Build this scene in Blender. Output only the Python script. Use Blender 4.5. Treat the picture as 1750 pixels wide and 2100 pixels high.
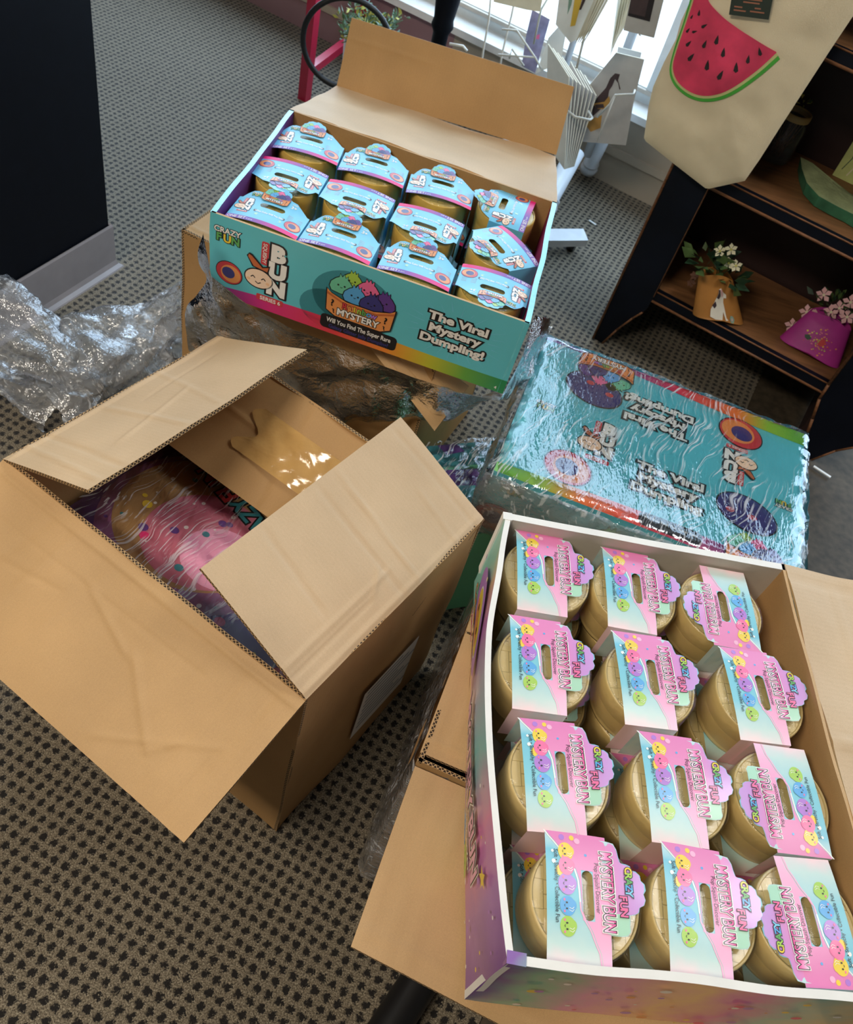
import bpy, math, random
import numpy as np
from mathutils import Vector, Matrix
random.seed(7); rng = np.random.RandomState(5)
sc = bpy.context.scene; COL = sc.collection
for o in list(bpy.data.objects): bpy.data.objects.remove(o)
R_ = math.radians
def lin(c):
    return tuple((x/255/12.92 if x/255 <= .04045 else ((x/255+.055)/1.055)**2.4) for x in c[:3])+(1.0,)

# ------------------------------------------------------------------ camera
FP, HC = 1750.0, 1.4
up = np.array([490., 1450., FP]); up /= np.linalg.norm(up)
fy = np.array([0, 0, -1.]); fy = fy-up*(fy@up); fy /= np.linalg.norm(fy); fx = np.cross(fy, up)
RC = np.array([fx, fy, up])
cd = bpy.data.cameras.new('camera'); cam = bpy.data.objects.new('camera', cd); COL.objects.link(cam)
m = Matrix([list(r) for r in RC]).to_4x4(); m.translation = (0, 0, HC); cam.matrix_world = m
cd.sensor_fit = 'VERTICAL'; cd.sensor_height = 24; cd.lens = 20; cd.clip_start = .02
cd.dof.use_dof = True; cd.dof.focus_distance = 1.0; cd.dof.aperture_fstop = 9.0
sc.camera = cam
def ray(x, y): return RC@np.array([(x-875)/FP, -(y-1050)/FP, -1.])
O_ = np.array([0, 0, HC])
def at(x, y, z=0.):
    d = ray(x, y); return O_+(z-HC)/d[2]*d
def atY(x, y, Y):
    d = ray(x, y); return O_+Y/d[1]*d
def onplane(x, y, p0, yaw):
    d = ray(x, y); n = np.array([-math.sin(R_(yaw)), math.cos(R_(yaw)), 0]); return O_+((np.array(p0)-O_)@n)/(d@n)*d

# ------------------------------------------------------------------ light
sc.view_settings.view_transform = 'Standard'; sc.view_settings.look = 'None'
sc.view_settings.gamma = 1; sc.view_settings.use_curve_mapping = False
sc.view_settings.exposure = 0.15
w = bpy.data.worlds.new('sky'); sc.world = w; w.use_nodes = True
w.node_tree.nodes['Background'].inputs[0].default_value = (.72, .86, 1, 1)
w.node_tree.nodes['Background'].inputs[1].default_value = 1.9
sc.cycles.transparent_max_bounces = 24; sc.cycles.max_bounces = 8
def area(name, loc, rot, sx, sy, energy, color):
    l = bpy.data.lights.new(name, 'AREA'); l.shape = 'RECTANGLE'; l.size = sx; l.size_y = sy; l.energy = energy; l.color = color
    o = bpy.data.objects.new(name, l); COL.objects.link(o); o.location = loc; o.rotation_euler = rot; return o
WY = -17.5
wdir = np.array([math.cos(R_(WY)), math.sin(R_(WY)), 0]); win = np.array([-wdir[1], wdir[0], 0])   # win: outward normal of the back wall
W0 = np.array([-.96, 3.318, 0])
c = W0+wdir*1.2-win*.0
area('daylight', tuple(c+np.array([0, 0, 1.5])+win*.35), (R_(90), 0, R_(WY+180)), 4.6, 2.3, 105, (.50, .74, 1))
CEIL = [(-.55, -.35), (1.45, 1.3), (-.6, 1.0), (1.5, 2.5)]
area('ceiling_light_glow', (-1.25, -.75, 2.75), (0, 0, R_(WY)), 1.2, .6, 50, (1, .87, .70))
area('ceiling_light_glow', (1.35, 1.25, 2.75), (0, 0, R_(WY)), 1.2, .6, 11, (.95, .97, 1))

# ------------------------------------------------------------------ materials
MATS = {}
def newmat(name):
    m = bpy.data.materials.new(name); m.use_nodes = True; nt = m.node_tree; b = nt.nodes['Principled BSDF']; MATS[name] = m
    return m, nt, b
class N:
    def __init__(s, nt): s.nt = nt
    def n(s, t, **k):
        x = s.nt.nodes.new(t)
        for a, v in k.items(): setattr(x, a, v)
        return x
    def l(s, a, b): s.nt.links.new(a, b)
    def val(s, sock, v):
        if hasattr(v, 'is_linked') or hasattr(v, 'node'): s.l(v, sock)
        else: sock.default_value = v
    def math(s, op, a, b=0., c=0., clamp=False):
        x = s.n('ShaderNodeMath', operation=op, use_clamp=clamp)
        for i, v in enumerate((a, b, c)): s.val(x.inputs[i], v)
        return x.outputs[0]
    def mix(s, f, a, b, t='RGBA'):
        x = s.n('ShaderNodeMix', data_type='RGBA')
        s.val(x.inputs[0], f); s.val(x.inputs[6], a); s.val(x.inputs[7], b); return x.outputs[2]
    def noise(s, vec, sc_, det=3., rough=.5, out=0):
        x = s.n('ShaderNodeTexNoise'); x.inputs['Scale'].default_value = sc_; x.inputs['Detail'].default_value = det
        x.inputs['Roughness'].default_value = rough
        if vec is not None: s.l(vec, x.inputs['Vector'])
        return x.outputs[out]
    def ramp(s, f, stops, interp='LINEAR'):
        x = s.n('ShaderNodeValToRGB'); x.color_ramp.interpolation = interp; e = x.color_ramp.elements
        while len(e) < len(stops): e.new(.5)
        for i, (p, c) in enumerate(stops): e[i].position = p; e[i].color = c
        s.l(f, x.inputs[0]); return x.outputs[0]
    def bump(s, h, strength, dist, b, norm='Normal'):
        x = s.n('ShaderNodeBump'); x.inputs['Strength'].default_value = strength; x.inputs['Distance'].default_value = dist
        s.l(h, x.inputs['Height']); s.l(x.outputs[0], b.inputs[norm]); return x
    def coord(s, k='Object'): return s.n('ShaderNodeTexCoord').outputs[k]
    def mapping(s, v, scale=(1, 1, 1), rot=(0, 0, 0), loc=(0, 0, 0)):
        x = s.n('ShaderNodeMapping'); x.inputs['Scale'].default_value = scale; x.inputs['Rotation'].default_value = rot
        x.inputs['Location'].default_value = loc; s.l(v, x.inputs['Vector']); return x.outputs[0]
def M(name, col=(128, 128, 128), rough=.5, metal=0., coat=0., var=0., vs=30., bump=0., bs=60., bd=.001, emit=0., spec=None, stretch=(1, 1, 1)):
    if name in MATS: return MATS[name]
    m, nt, b = newmat(name); q = N(nt); c = lin(col)
    b.inputs['Base Color'].default_value = c; b.inputs['Roughness'].default_value = rough; b.inputs['Metallic'].default_value = metal
    b.inputs['Coat Weight'].default_value = coat; b.inputs['Coat Roughness'].default_value = .12
    if spec is not None: b.inputs['Specular IOR Level'].default_value = spec
    v = q.mapping(q.coord(), stretch)
    if True:
        k = var if var else .04
        nz = q.noise(v, vs, 4.)
        dk = tuple(x*(1-k) for x in c[:3])+(1,); lt = tuple(min(1, x*(1+k)) for x in c[:3])+(1,)
        q.l(q.ramp(nz, [(.3, dk), (.7, lt)]), b.inputs['Base Color'])
    if bump: q.bump(q.noise(v, bs, 4.), bump, bd, b)
    if emit:
        b.inputs['Emission Color'].default_value = c; b.inputs['Emission Strength'].default_value = emit
    return m
def grad(name, stops, axis=0, lo=0., hi=1., rough=.4, coat=.3, warp=0.):
    m, nt, b = newmat(name); q = N(nt)
    s = q.n('ShaderNodeSeparateXYZ'); q.l(q.coord(), s.inputs[0]); x = s.outputs[axis]
    if warp: x = q.math('ADD', x, q.math('MULTIPLY', q.math('SUBTRACT', q.noise(q.coord(), 25., 2.), .5), warp))
    f = q.math('DIVIDE', q.math('SUBTRACT', x, lo), hi-lo, clamp=True)
    q.l(q.ramp(f, [(p, lin(c)) for p, c in stops]), b.inputs['Base Color'])
    b.inputs['Roughness'].default_value = rough; b.inputs['Coat Weight'].default_value = coat; b.inputs['Coat Roughness'].default_value = .15
    return m
def cardboard(name, col, edge=False):
    m, nt, b = newmat(name); q = N(nt); uv = q.coord('UV'); ob = q.coord()
    c = np.array(lin(col)[:3])
    big = q.noise(ob, 7., 3.); fine = q.noise(ob, 900., 2., .7)
    s = q.n('ShaderNodeSeparateXYZ'); q.l(uv, s.inputs[0])
    wv = q.math('SINE', q.math('MULTIPLY', q.math('ADD', s.outputs[0], q.math('MULTIPLY', q.noise(ob, 6., 2.), .002)), 2*math.pi/.0062))
    f1 = q.math('ADD', q.math('MULTIPLY', fine, .45), q.math('MULTIPLY', big, .55))
    f1 = q.math('ADD', f1, q.math('MULTIPLY', wv, .006))
    q.l(q.ramp(f1, [(.3, tuple(c*.82)+(1,)), (.7, tuple(np.minimum(c*1.14, 1))+(1,))]), b.inputs['Base Color'])
    spk = q.noise(ob, 260., 1., .5)
    b.inputs['Roughness'].default_value = .62; b.inputs['Specular IOR Level'].default_value = .35
    h = q.math('ADD', q.math('MULTIPLY', wv, .02), q.math('ADD', q.math('MULTIPLY', fine, .12), q.math('MULTIPLY', q.noise(ob, 22., 3.), 1.6)))
    q.bump(h, .5, .0016, b); return m
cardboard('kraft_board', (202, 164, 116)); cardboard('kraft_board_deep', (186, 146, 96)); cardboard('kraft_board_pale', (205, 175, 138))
def edge_mat():
    m, nt, b = newmat('corrugated_edge'); q = N(nt); s = q.n('ShaderNodeSeparateXYZ'); q.l(q.coord('UV'), s.inputs[0])
    w1 = q.math('SINE', q.math('MULTIPLY', s.outputs[0], 2*math.pi/.0062)); tri = q.math('SUBTRACT', q.math('MULTIPLY', q.math('ABSOLUTE', s.outputs[1]), 1.), 0.)
    d = q.math('ABSOLUTE', q.math('SUBTRACT', q.math('MULTIPLY', w1, .33), s.outputs[1]))
    line = q.math('LESS_THAN', d, .17); rim = q.math('GREATER_THAN', q.math('ABSOLUTE', s.outputs[1]), .42)
    f = q.math('MAXIMUM', line, rim); q.l(q.mix(f, lin((52, 36, 20)), lin((196, 160, 112))), b.inputs['Base Color']); b.inputs['Roughness'].default_value = .8
edge_mat()
def film(name, scale=(1, 1, 1), k=.8, base=.05, haze=.06, bs=40., bd=.02, rough=.12, det=5., crease=None, thr=.57):
    m, nt, b = newmat(name); nt.nodes.remove(b); q = N(nt); out = nt.nodes['Material Output']
    v = q.mapping(q.coord(), scale)
    nz = q.noise(v, bs, det, .65); vo = q.n('ShaderNodeTexVoronoi', feature='DISTANCE_TO_EDGE'); vo.inputs['Scale'].default_value = bs*.6
    nv = q.n('ShaderNodeVectorMath', operation='ADD'); q.l(v, nv.inputs[0])
    sm = q.n('ShaderNodeVectorMath', operation='SCALE'); q.l(q.noise(v, bs*.4, 3., .6, 1), sm.inputs[0]); sm.inputs['Scale'].default_value = 1.6/bs
    q.l(sm.outputs[0], nv.inputs[1]); q.l(nv.outputs[0], vo.inputs['Vector'])
    ridge = q.math('SMOOTH_MIN', vo.outputs['Distance'], .12, .1)
    h = q.math('SUBTRACT', nz, q.math('MULTIPLY', ridge, 1.2))
    bp = q.n('ShaderNodeBump'); bp.inputs['Strength'].default_value = 1; bp.inputs['Distance'].default_value = bd; q.l(h, bp.inputs['Height'])
    fr = q.n('ShaderNodeFresnel'); fr.inputs['IOR'].default_value = 1.5; q.l(bp.outputs[0], fr.inputs['Normal'])
    gl = q.n('ShaderNodeBsdfGlossy'); gl.inputs['Roughness'].default_value = rough; gl.inputs['Color'].default_value = (.95, .97, 1, 1); q.l(bp.outputs[0], gl.inputs['Normal'])
    tr = q.n('ShaderNodeBsdfTransparent'); df = q.n('ShaderNodeBsdfTranslucent'); df.inputs[0].default_value = (1, 1, 1, 1); q.l(bp.outputs[0], df.inputs['Normal'])
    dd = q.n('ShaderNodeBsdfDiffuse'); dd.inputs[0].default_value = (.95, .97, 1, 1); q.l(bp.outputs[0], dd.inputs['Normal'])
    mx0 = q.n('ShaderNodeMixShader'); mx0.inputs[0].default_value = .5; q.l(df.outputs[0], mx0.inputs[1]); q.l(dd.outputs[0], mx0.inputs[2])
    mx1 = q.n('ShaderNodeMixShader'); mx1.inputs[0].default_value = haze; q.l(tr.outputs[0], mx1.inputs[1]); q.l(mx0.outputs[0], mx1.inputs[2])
    f = q.math('ADD', q.math('MULTIPLY', fr.outputs[0], k), base, clamp=True)
    if crease:   # highlight glints along the film wrinkles, painted in as white haze streaks
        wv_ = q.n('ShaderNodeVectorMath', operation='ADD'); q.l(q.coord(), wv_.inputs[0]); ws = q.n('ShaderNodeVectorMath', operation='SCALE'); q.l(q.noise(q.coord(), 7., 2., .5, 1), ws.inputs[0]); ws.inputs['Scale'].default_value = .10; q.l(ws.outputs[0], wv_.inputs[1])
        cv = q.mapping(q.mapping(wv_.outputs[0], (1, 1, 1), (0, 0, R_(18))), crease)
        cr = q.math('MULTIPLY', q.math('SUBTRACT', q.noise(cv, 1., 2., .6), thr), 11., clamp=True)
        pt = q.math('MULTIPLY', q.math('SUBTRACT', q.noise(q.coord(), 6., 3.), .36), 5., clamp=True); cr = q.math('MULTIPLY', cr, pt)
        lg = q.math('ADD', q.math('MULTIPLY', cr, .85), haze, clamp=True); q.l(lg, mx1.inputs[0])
    mx2 = q.n('ShaderNodeMixShader'); q.l(f, mx2.inputs[0]); q.l(mx1.outputs[0], mx2.inputs[1]); q.l(gl.outputs[0], mx2.inputs[2])
    q.l(mx2.outputs[0], out.inputs[0]); return m
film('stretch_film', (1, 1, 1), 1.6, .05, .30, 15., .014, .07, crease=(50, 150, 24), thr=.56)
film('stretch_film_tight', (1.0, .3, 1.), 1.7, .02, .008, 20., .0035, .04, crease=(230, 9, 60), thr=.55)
film('shrink_film', (1, 1, 1), .4, .01, .004, 45., .003, .06)

# ------------------------------------------------------------------ mesh builder
class MB:
    def __init__(s): s.v = []; s.f = []; s.m = []; s.uv = []; s.sm = []
    def vert(s, p, uv=(0., 0.)): s.v.append(tuple(float(a) for a in p)); s.uv.append(uv); return len(s.v)-1
    def face(s, idx, mat, smooth=False): s.f.append(tuple(idx)); s.m.append(mat); s.sm.append(smooth)
    def poly(s, pts, mat, smooth=False): s.face([s.vert(p) for p in pts], mat, smooth)
    def grid(s, fn, nu, nv, mat, smooth=True, uvs=None, wrap=False):
        I = [[s.vert(fn(i/nu, j/nv), uvs(i/nu, j/nv) if uvs else (i/nu, j/nv)) for j in range(nv+1)] for i in range(nu+1)]
        for i in range(nu):
            for j in range(nv): s.face((I[i][j], I[i+1][j], I[i+1][j+1], I[i][j+1]), mat, smooth)
        return I
    def box(s, c, d, mat, yaw=0.):
        c = np.array(c, float); cy, sy = math.cos(yaw), math.sin(yaw); P = []
        for z in (-1, 1):
            for x, y in ((-1, -1), (1, -1), (1, 1), (-1, 1)):
                X, Y = x*d[0]/2, y*d[1]/2; P.append(s.vert(c+[X*cy-Y*sy, X*sy+Y*cy, z*d[2]/2]))
        for f in ((3, 2, 1, 0), (4, 5, 6, 7), (0, 1, 5, 4), (1, 2, 6, 5), (2, 3, 7, 6), (3, 0, 4, 7)): s.face([P[i] for i in f], mat)
    def tube(s, pts, r, mat, n=8, caps=True):
        pts = [np.array(p, float) for p in pts]; rs = r if hasattr(r, '__len__') else [r]*len(pts); rings = []; u = None
        for i, p in enumerate(pts):
            t = pts[min(i+1, len(pts)-1)]-pts[max(i-1, 0)]; t /= (np.linalg.norm(t)+1e-9)
            if u is None:
                a = np.array([0, 0, 1.]) if abs(t[2]) < .9 else np.array([1., 0, 0]); u = np.cross(t, a)
            u = u-t*(u@t); u /= np.linalg.norm(u); v = np.cross(t, u)
            rings.append([s.vert(p+rs[i]*(math.cos(2*math.pi*k/n)*u+math.sin(2*math.pi*k/n)*v)) for k in range(n)])
        for a, b in zip(rings, rings[1:]):
            for k in range(n): s.face((a[k], a[(k+1) % n], b[(k+1) % n], b[k]), mat, True)
        if caps: s.face(rings[0][::-1], mat); s.face(rings[-1], mat)
    def lathe(s, prof, mat, n=48, c=(0, 0, 0), sx=1., sy=1., cap0=False, cap1=False, a0=0, a1=2*math.pi):
        I = []
        full = abs(a1-a0-2*math.pi) < 1e-6; nn = n if full else n+1
        for r, z in prof: I.append([s.vert((c[0]+r*sx*math.cos(a0+(a1-a0)*k/n), c[1]+r*sy*math.sin(a0+(a1-a0)*k/n), c[2]+z)) for k in range(nn)])
        for a, b in zip(I, I[1:]):
            for k in range(n): s.face((a[k], a[(k+1) % nn], b[(k+1) % nn], b[k]), mat, True)
        if cap0: s.face(I[0][::-1], mat)
        if cap1: s.face(I[-1], mat)
    def obj(s, name, parent=None, loc=None, smooth_angle=None):
        me = bpy.data.meshes.new(name); v = np.array(s.v)
        o = bpy.data.objects.new(name, me); COL.objects.link(o)
        if parent is not None:
            o.parent = parent; mw = parent.get('_mw'); Minv = WM[parent.name].inverted(); v = [Minv@Vector(p) for p in s.v] if not LOCAL.get(parent.name) else [Vector(p) for p in s.v]
        elif loc is not None:
            o.location = loc; v = [Vector(p)-Vector(loc) for p in s.v]
        else: v = [Vector(p) for p in s.v]
        me.from_pydata([tuple(p) for p in v], [], s.f)
        names = []
        for mm in s.m:
            if mm not in names: names.append(mm)
        for nm in names: me.materials.append(MATS[nm])
        ix = {nm: i for i, nm in enumerate(names)}
        me.polygons.foreach_set('material_index', [ix[mm] for mm in s.m]); me.polygons.foreach_set('use_smooth', s.sm)
        ul = me.uv_layers.new(name='uv'); li = np.zeros(len(me.loops), dtype=np.int32); me.loops.foreach_get('vertex_index', li)
        uv = np.array(s.uv, float)[li]; ul.data.foreach_set('uv', uv.ravel()); me.update()
        return o
WM = {}; LOCAL = {}
def thing(name, label, cat, loc=(0, 0, 0), rz=0., group=None, local=False):
    o = bpy.data.objects.new(name, None); COL.objects.link(o); o.location = [float(a) for a in loc]; o.rotation_euler = (0, 0, rz); o.empty_display_size = .05
    o['label'] = label; o['category'] = cat
    if group: o['group'] = group
    WM[o.name] = Matrix.Translation(Vector([float(a) for a in loc]))@Matrix.Rotation(rz, 4, 'Z'); LOCAL[o.name] = local
    return o
def tag(o, label, cat, group=None, kind=None):
    o['label'] = label; o['category'] = cat
    if group: o['group'] = group
    if kind: o['kind'] = kind
    return o
def struct(o): o['kind'] = 'structure'; return o
def dup(root, loc, rz, label, group=None):
    r = root.copy(); COL.objects.link(r); r.location = [float(a) for a in loc]; r.rotation_euler = (0, 0, rz); r['label'] = label
    if group: r['group'] = group
    for ch in list(root.children):
        c = ch.copy(); COL.objects.link(c); c.parent = r
        for g in list(ch.children):
            d = g.copy(); COL.objects.link(d); d.parent = c
    return r
def nz3(p, f, seed=0):
    from mathutils import noise
    return np.array(noise.noise_vector(Vector((p[0]*f+seed, p[1]*f-seed, p[2]*f+seed*.7))))
def nz1(p, f, seed=0):
    from mathutils import noise
    return noise.noise(Vector((p[0]*f+seed, p[1]*f-seed, p[2]*f+seed*.7)))

# slab of board: four corner points, thickness along -normal, creases = [(axis, pos, depth, width)]
def slab(mb, P, t=.005, mat='kraft_board', back=None, edge='corrugated_edge', nu=40, nv=30, creases=(), warp=.0, seed=0, flute='u', bow=0.):
    P = [np.array(p, float) for p in P]; n = np.cross(P[1]-P[0], P[3]-P[0]); n /= np.linalg.norm(n)
    lu = np.linalg.norm(P[1]-P[0]); lv = np.linalg.norm(P[3]-P[0])
    def base(a, b):
        p = P[0]*(1-a)*(1-b)+P[1]*a*(1-b)+P[2]*a*b+P[3]*(1-a)*b; h = 0.
        for (p0, p1, dep, wd) in creases:
            x, y = a*lu, b*lv; d = np.array([p1[0]-p0[0], p1[1]-p0[1]]); L = np.linalg.norm(d); d = d/L
            r = np.array([x-p0[0], y-p0[1]]); s_ = r@d
            if -.01 < s_ < L+.01: h += dep*math.exp(-((r[0]*d[1]-r[1]*d[0])/wd)**2)*min(1, max(0, (s_+.01)/.02))*min(1, max(0, (L+.01-s_)/.02))
        if warp: h += warp*nz1(p, 9., seed)*2
        h += bow*math.sin(math.pi*a)*math.sin(math.pi*b*.5)
        return p+n*h
    uvf = (lambda a, b: (a*lu, b*lv)) if flute == 'u' else (lambda a, b: (b*lv, a*lu))
    nu = max(2, nu); nv = max(2, nv)
    mb.grid(base, nu, nv, mat, True, uvf)
    mb.grid(lambda a, b: base(1-a, b)-n*t, nu, nv, back or mat, True, uvf)
    def strip(fn, cnt, L):
        for i in range(cnt):
            a, b = fn(i/cnt), fn((i+1)/cnt)
            idx = [mb.vert(a, (i/cnt*L, .5)), mb.vert(a-n*t, (i/cnt*L, -.5)), mb.vert(b-n*t, ((i+1)/cnt*L, -.5)), mb.vert(b, ((i+1)/cnt*L, .5))]
            mb.face(idx, edge)
    strip(lambda s: base(s, 0), nu, lu); strip(lambda s: base(1-s, 1), nu, lu)
    strip(lambda s: base(0, 1-s), nv, lv); strip(lambda s: base(1, s), nv, lv)

# ------------------------------------------------------------------ flat printed art
_TC = {}
def textmesh(body, off, spacing=1.0):
    k = (body, round(off, 4), spacing)
    if k in _TC: return _TC[k]
    cu = bpy.data.curves.new('t', 'FONT'); cu.body = body; cu.size = 1; cu.offset = off; cu.resolution_u = 3; cu.space_character = spacing
    o = bpy.data.objects.new('t', cu); COL.objects.link(o); dg = bpy.context.evaluated_depsgraph_get(); dg.update()
    me = bpy.data.meshes.new_from_object(o.evaluated_get(dg)); v = np.array([list(x.co) for x in me.vertices]) if len(me.vertices) else np.zeros((0, 3)); f = [tuple(p.vertices) for p in me.polygons]
    bpy.data.objects.remove(o); bpy.data.curves.remove(cu); bpy.data.meshes.remove(me)
    _TC[k] = (v, f); return _TC[k]
class Art:
    """2-D drawing in metres on a frame: o + u*x + v*y + n*h, plus an optional height function."""
    LAY = .00022
    def __init__(s, mb, o, u, v, zf=None, scale=1.0, h0=0.0003):
        s.mb = mb; s.o = np.array(o, float); s.u = np.array(u, float); s.v = np.array(v, float); s.n = np.cross(s.u, s.v); s.n /= np.linalg.norm(s.n); s.zf = zf; s.k = scale; s.h0 = h0; s.i = 0
        s.tf = None
    def P(s, x, y, lay):
        if s.tf: x, y = s.tf(x, y)
        x *= s.k; y *= s.k
        h = s.h0+lay*s.LAY+(s.zf(x, y) if s.zf else 0)
        return s.o+s.u*x+s.v*y+s.n*h
    def poly(s, pts, mat, lay):
        s.mb.poly([s.P(x, y, lay) for x, y in pts], mat)
    def ell(s, cx, cy, rx, ry, mat, lay, rot=0., n=28, a0=0., a1=360.):
        c, d = math.cos(R_(rot)), math.sin(R_(rot)); pts = []
        m_ = n if a1-a0 >= 360 else n+1
        if s.zf and a1-a0 >= 360 and max(rx, ry) > .02:   # follow a curved board: rings
            prev = None
            for k in range(7):
                f = 1-k/7; ring = []
                for i in range(n):
                    a = R_(a0+360*i/n); x, y = f*rx*math.cos(a), f*ry*math.sin(a); ring.append(s.mb.vert(s.P(cx+x*c-y*d, cy+x*d+y*c, lay)))
                if prev:
                    for i in range(n): s.mb.face((prev[i], prev[(i+1) % n], ring[(i+1) % n], ring[i]), mat)
                prev = ring
            s.mb.face(prev, mat); return
        for i in range(m_):
            a = R_(a0+(a1-a0)*i/n); x, y = rx*math.cos(a), ry*math.sin(a); pts.append((cx+x*c-y*d, cy+x*d+y*c))
        s.poly(pts, mat, lay)
    def rrect(s, x0, y0, x1, y1, r, mat, lay, n=5):
        pts = []
        for cx, cy, a in ((x1-r, y1-r, 0), (x0+r, y1-r, 90), (x0+r, y0+r, 180), (x1-r, y0+r, 270)):
            for i in range(n+1): t = R_(a+90*i/n); pts.append((cx+r*math.cos(t), cy+r*math.sin(t)))
        s.poly(pts, mat, lay)
    def line(s, pts, w, mat, lay):
        for a, b in zip(pts, pts[1:]):
            a = np.array(a, float); b = np.array(b, float); d = b-a; d /= (np.linalg.norm(d)+1e-9); nrm = np.array([-d[1], d[0]])*w/2
            s.poly([a-nrm, b-nrm, b+nrm, a+nrm], mat, lay)
    def text(s, body, cx, cy, size, mat, lay, off=.02, outline=None, ow=.05, rot=0., sx=1., shear=0., width=None, outline2=None, ow2=.1):
        v, f = textmesh(body, off)
        if not len(v): return
        x0, x1 = v[:, 0].min(), v[:, 0].max(); y0, y1 = v[:, 1].min(), v[:, 1].max(); mx, my = (x0+x1)/2, .36
        if width: sx = width/((x1-x0)*size)
        def put(off_, mt, ly):
            vv, ff = textmesh(body, off_); c, d = math.cos(R_(rot)), math.sin(R_(rot)); ids = []
            for p in vv:
                x = (p[0]-mx)*size*sx+(p[1]-my)*size*shear; y = (p[1]-my)*size
                ids.append(s.mb.vert(s.P(cx+x*c-y*d, cy+x*d+y*c, ly)))
            for q in ff: s.mb.face([ids[i] for i in q], mt)
        if outline2: put(off+ow2, outline2, lay)
        if outline: put(off+ow, outline, lay+1)
        put(off, mat, lay+2)

# print colours (each a real ink colour)
for nm, c in dict(ink_black=(22, 20, 24), ink_white=(244, 240, 232), ink_red=(206, 60, 66), ink_orange=(234, 150, 82), ink_darkorange=(196, 104, 56), ink_teal=(92, 188, 196),
                  ink_deepteal=(58, 140, 150), ink_yellow=(240, 206, 60), ink_green=(96, 170, 90), ink_mint=(112, 198, 160), ink_lime=(168, 206, 80), ink_pink=(240, 112, 160), ink_hotpink=(236, 52, 126),
                  ink_purple=(98, 62, 140), ink_violet=(178, 120, 204), ink_navy=(60, 58, 124), ink_blue=(90, 168, 222), ink_skyblue=(132, 206, 232), ink_skin=(248, 216, 186),
                  ink_peach=(246, 196, 150), ink_lightpink=(244, 178, 206), ink_palegreen=(176, 220, 190), ink_rose=(226, 118, 140), ink_grey=(150, 160, 165)).items():
    M(nm, c, .42, coat=.35, var=.03)
M('print_teal', (98, 196, 206), .4, coat=.4, var=.06, vs=6)
M('print_sky', (112, 196, 230), .4, coat=.25, var=.05, vs=12)
M('board_white', (232, 228, 220), .6, var=.04); M('board_grey', (196, 188, 176), .7, var=.06)
M('gold_plastic', (214, 186, 122), .4, coat=.25, var=.06, vs=14, bump=.15, bs=90, bd=.001)
M('gold_bright', (232, 194, 98), .36, metal=.05, coat=.25, var=.12, vs=18, bump=.2, bs=60, bd=.001)
grad('pink_sheet', [(0, (226, 124, 176)), (.5, (240, 148, 192)), (1, (246, 190, 212))], 0, -.061, .061, .4, .2)
grad('swirl_sheet', [(0, (206, 226, 222)), (.16, (118, 192, 210)), (.55, (128, 200, 212)), (.82, (196, 218, 210)), (1, (246, 206, 206))], 0, -.061, .061, .4, .2, .05)
grad('tab_violet', [(0, (232, 140, 190)), (.6, (206, 150, 214)), (1, (206, 160, 220))], 1, .02, .06, .34, .5)
grad('pink_letters', [(0, (250, 214, 230)), (.4, (246, 150, 196)), (1, (230, 60, 140))], 1, .016, .027, .45, .1)
grad('ribbon_band', [(0, (140, 100, 190)), (.35, (120, 84, 176)), (.7, (216, 40, 136)), (1, (248, 24, 116))], 0, -.062, .062, .5, .05)
def weave(name, col, col2, metal, rough):
    m, nt, b = newmat(name); q = N(nt); c = q.coord(); s = q.n('ShaderNodeSeparateXYZ'); q.l(c, s.inputs[0])
    k = 1/.0135
    fx_ = q.math('MULTIPLY', q.math('ADD', s.outputs[0], .5), k); fy_ = q.math('MULTIPLY', q.math('ADD', s.outputs[1], .5), k)
    par = q.math('MODULO', q.math('ADD', q.math('FLOOR', q.math('MULTIPLY', fx_, .5)), q.math('FLOOR', q.math('MULTIPLY', fy_, .5))), 2.)
    gx = q.math('ABSOLUTE', q.math('SUBTRACT', q.math('FRACT', fx_), .5)); gy = q.math('ABSOLUTE', q.math('SUBTRACT', q.math('FRACT', fy_), .5))
    g = q.math('ADD', q.math('MULTIPLY', gx, par), q.math('MULTIPLY', gy, q.math('SUBTRACT', 1., par)))
    line = q.math('SMOOTH_MIN', q.math('SUBTRACT', .5, g), .06, .03)
    f = q.math('MULTIPLY', line, 1/.055, clamp=True)
    q.l(q.mix(f, lin(col2), lin(col)), b.inputs['Base Color']); b.inputs['Roughness'].default_value = rough; b.inputs['Metallic'].default_value = metal; b.inputs['Coat Weight'].default_value = .5
    b.inputs['Coat Roughness'].default_value = .1
    h = q.math('ADD', q.math('MULTIPLY', f, .6), q.math('MULTIPLY', q.noise(c, 90., 3.), .35)); q.bump(h, .6, .0016, b)
weave('gold_weave', (222, 196, 136), (176, 146, 88), 0., .36); weave('gold_weave_bright', (236, 204, 118), (176, 142, 66), .05, .3)

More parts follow.
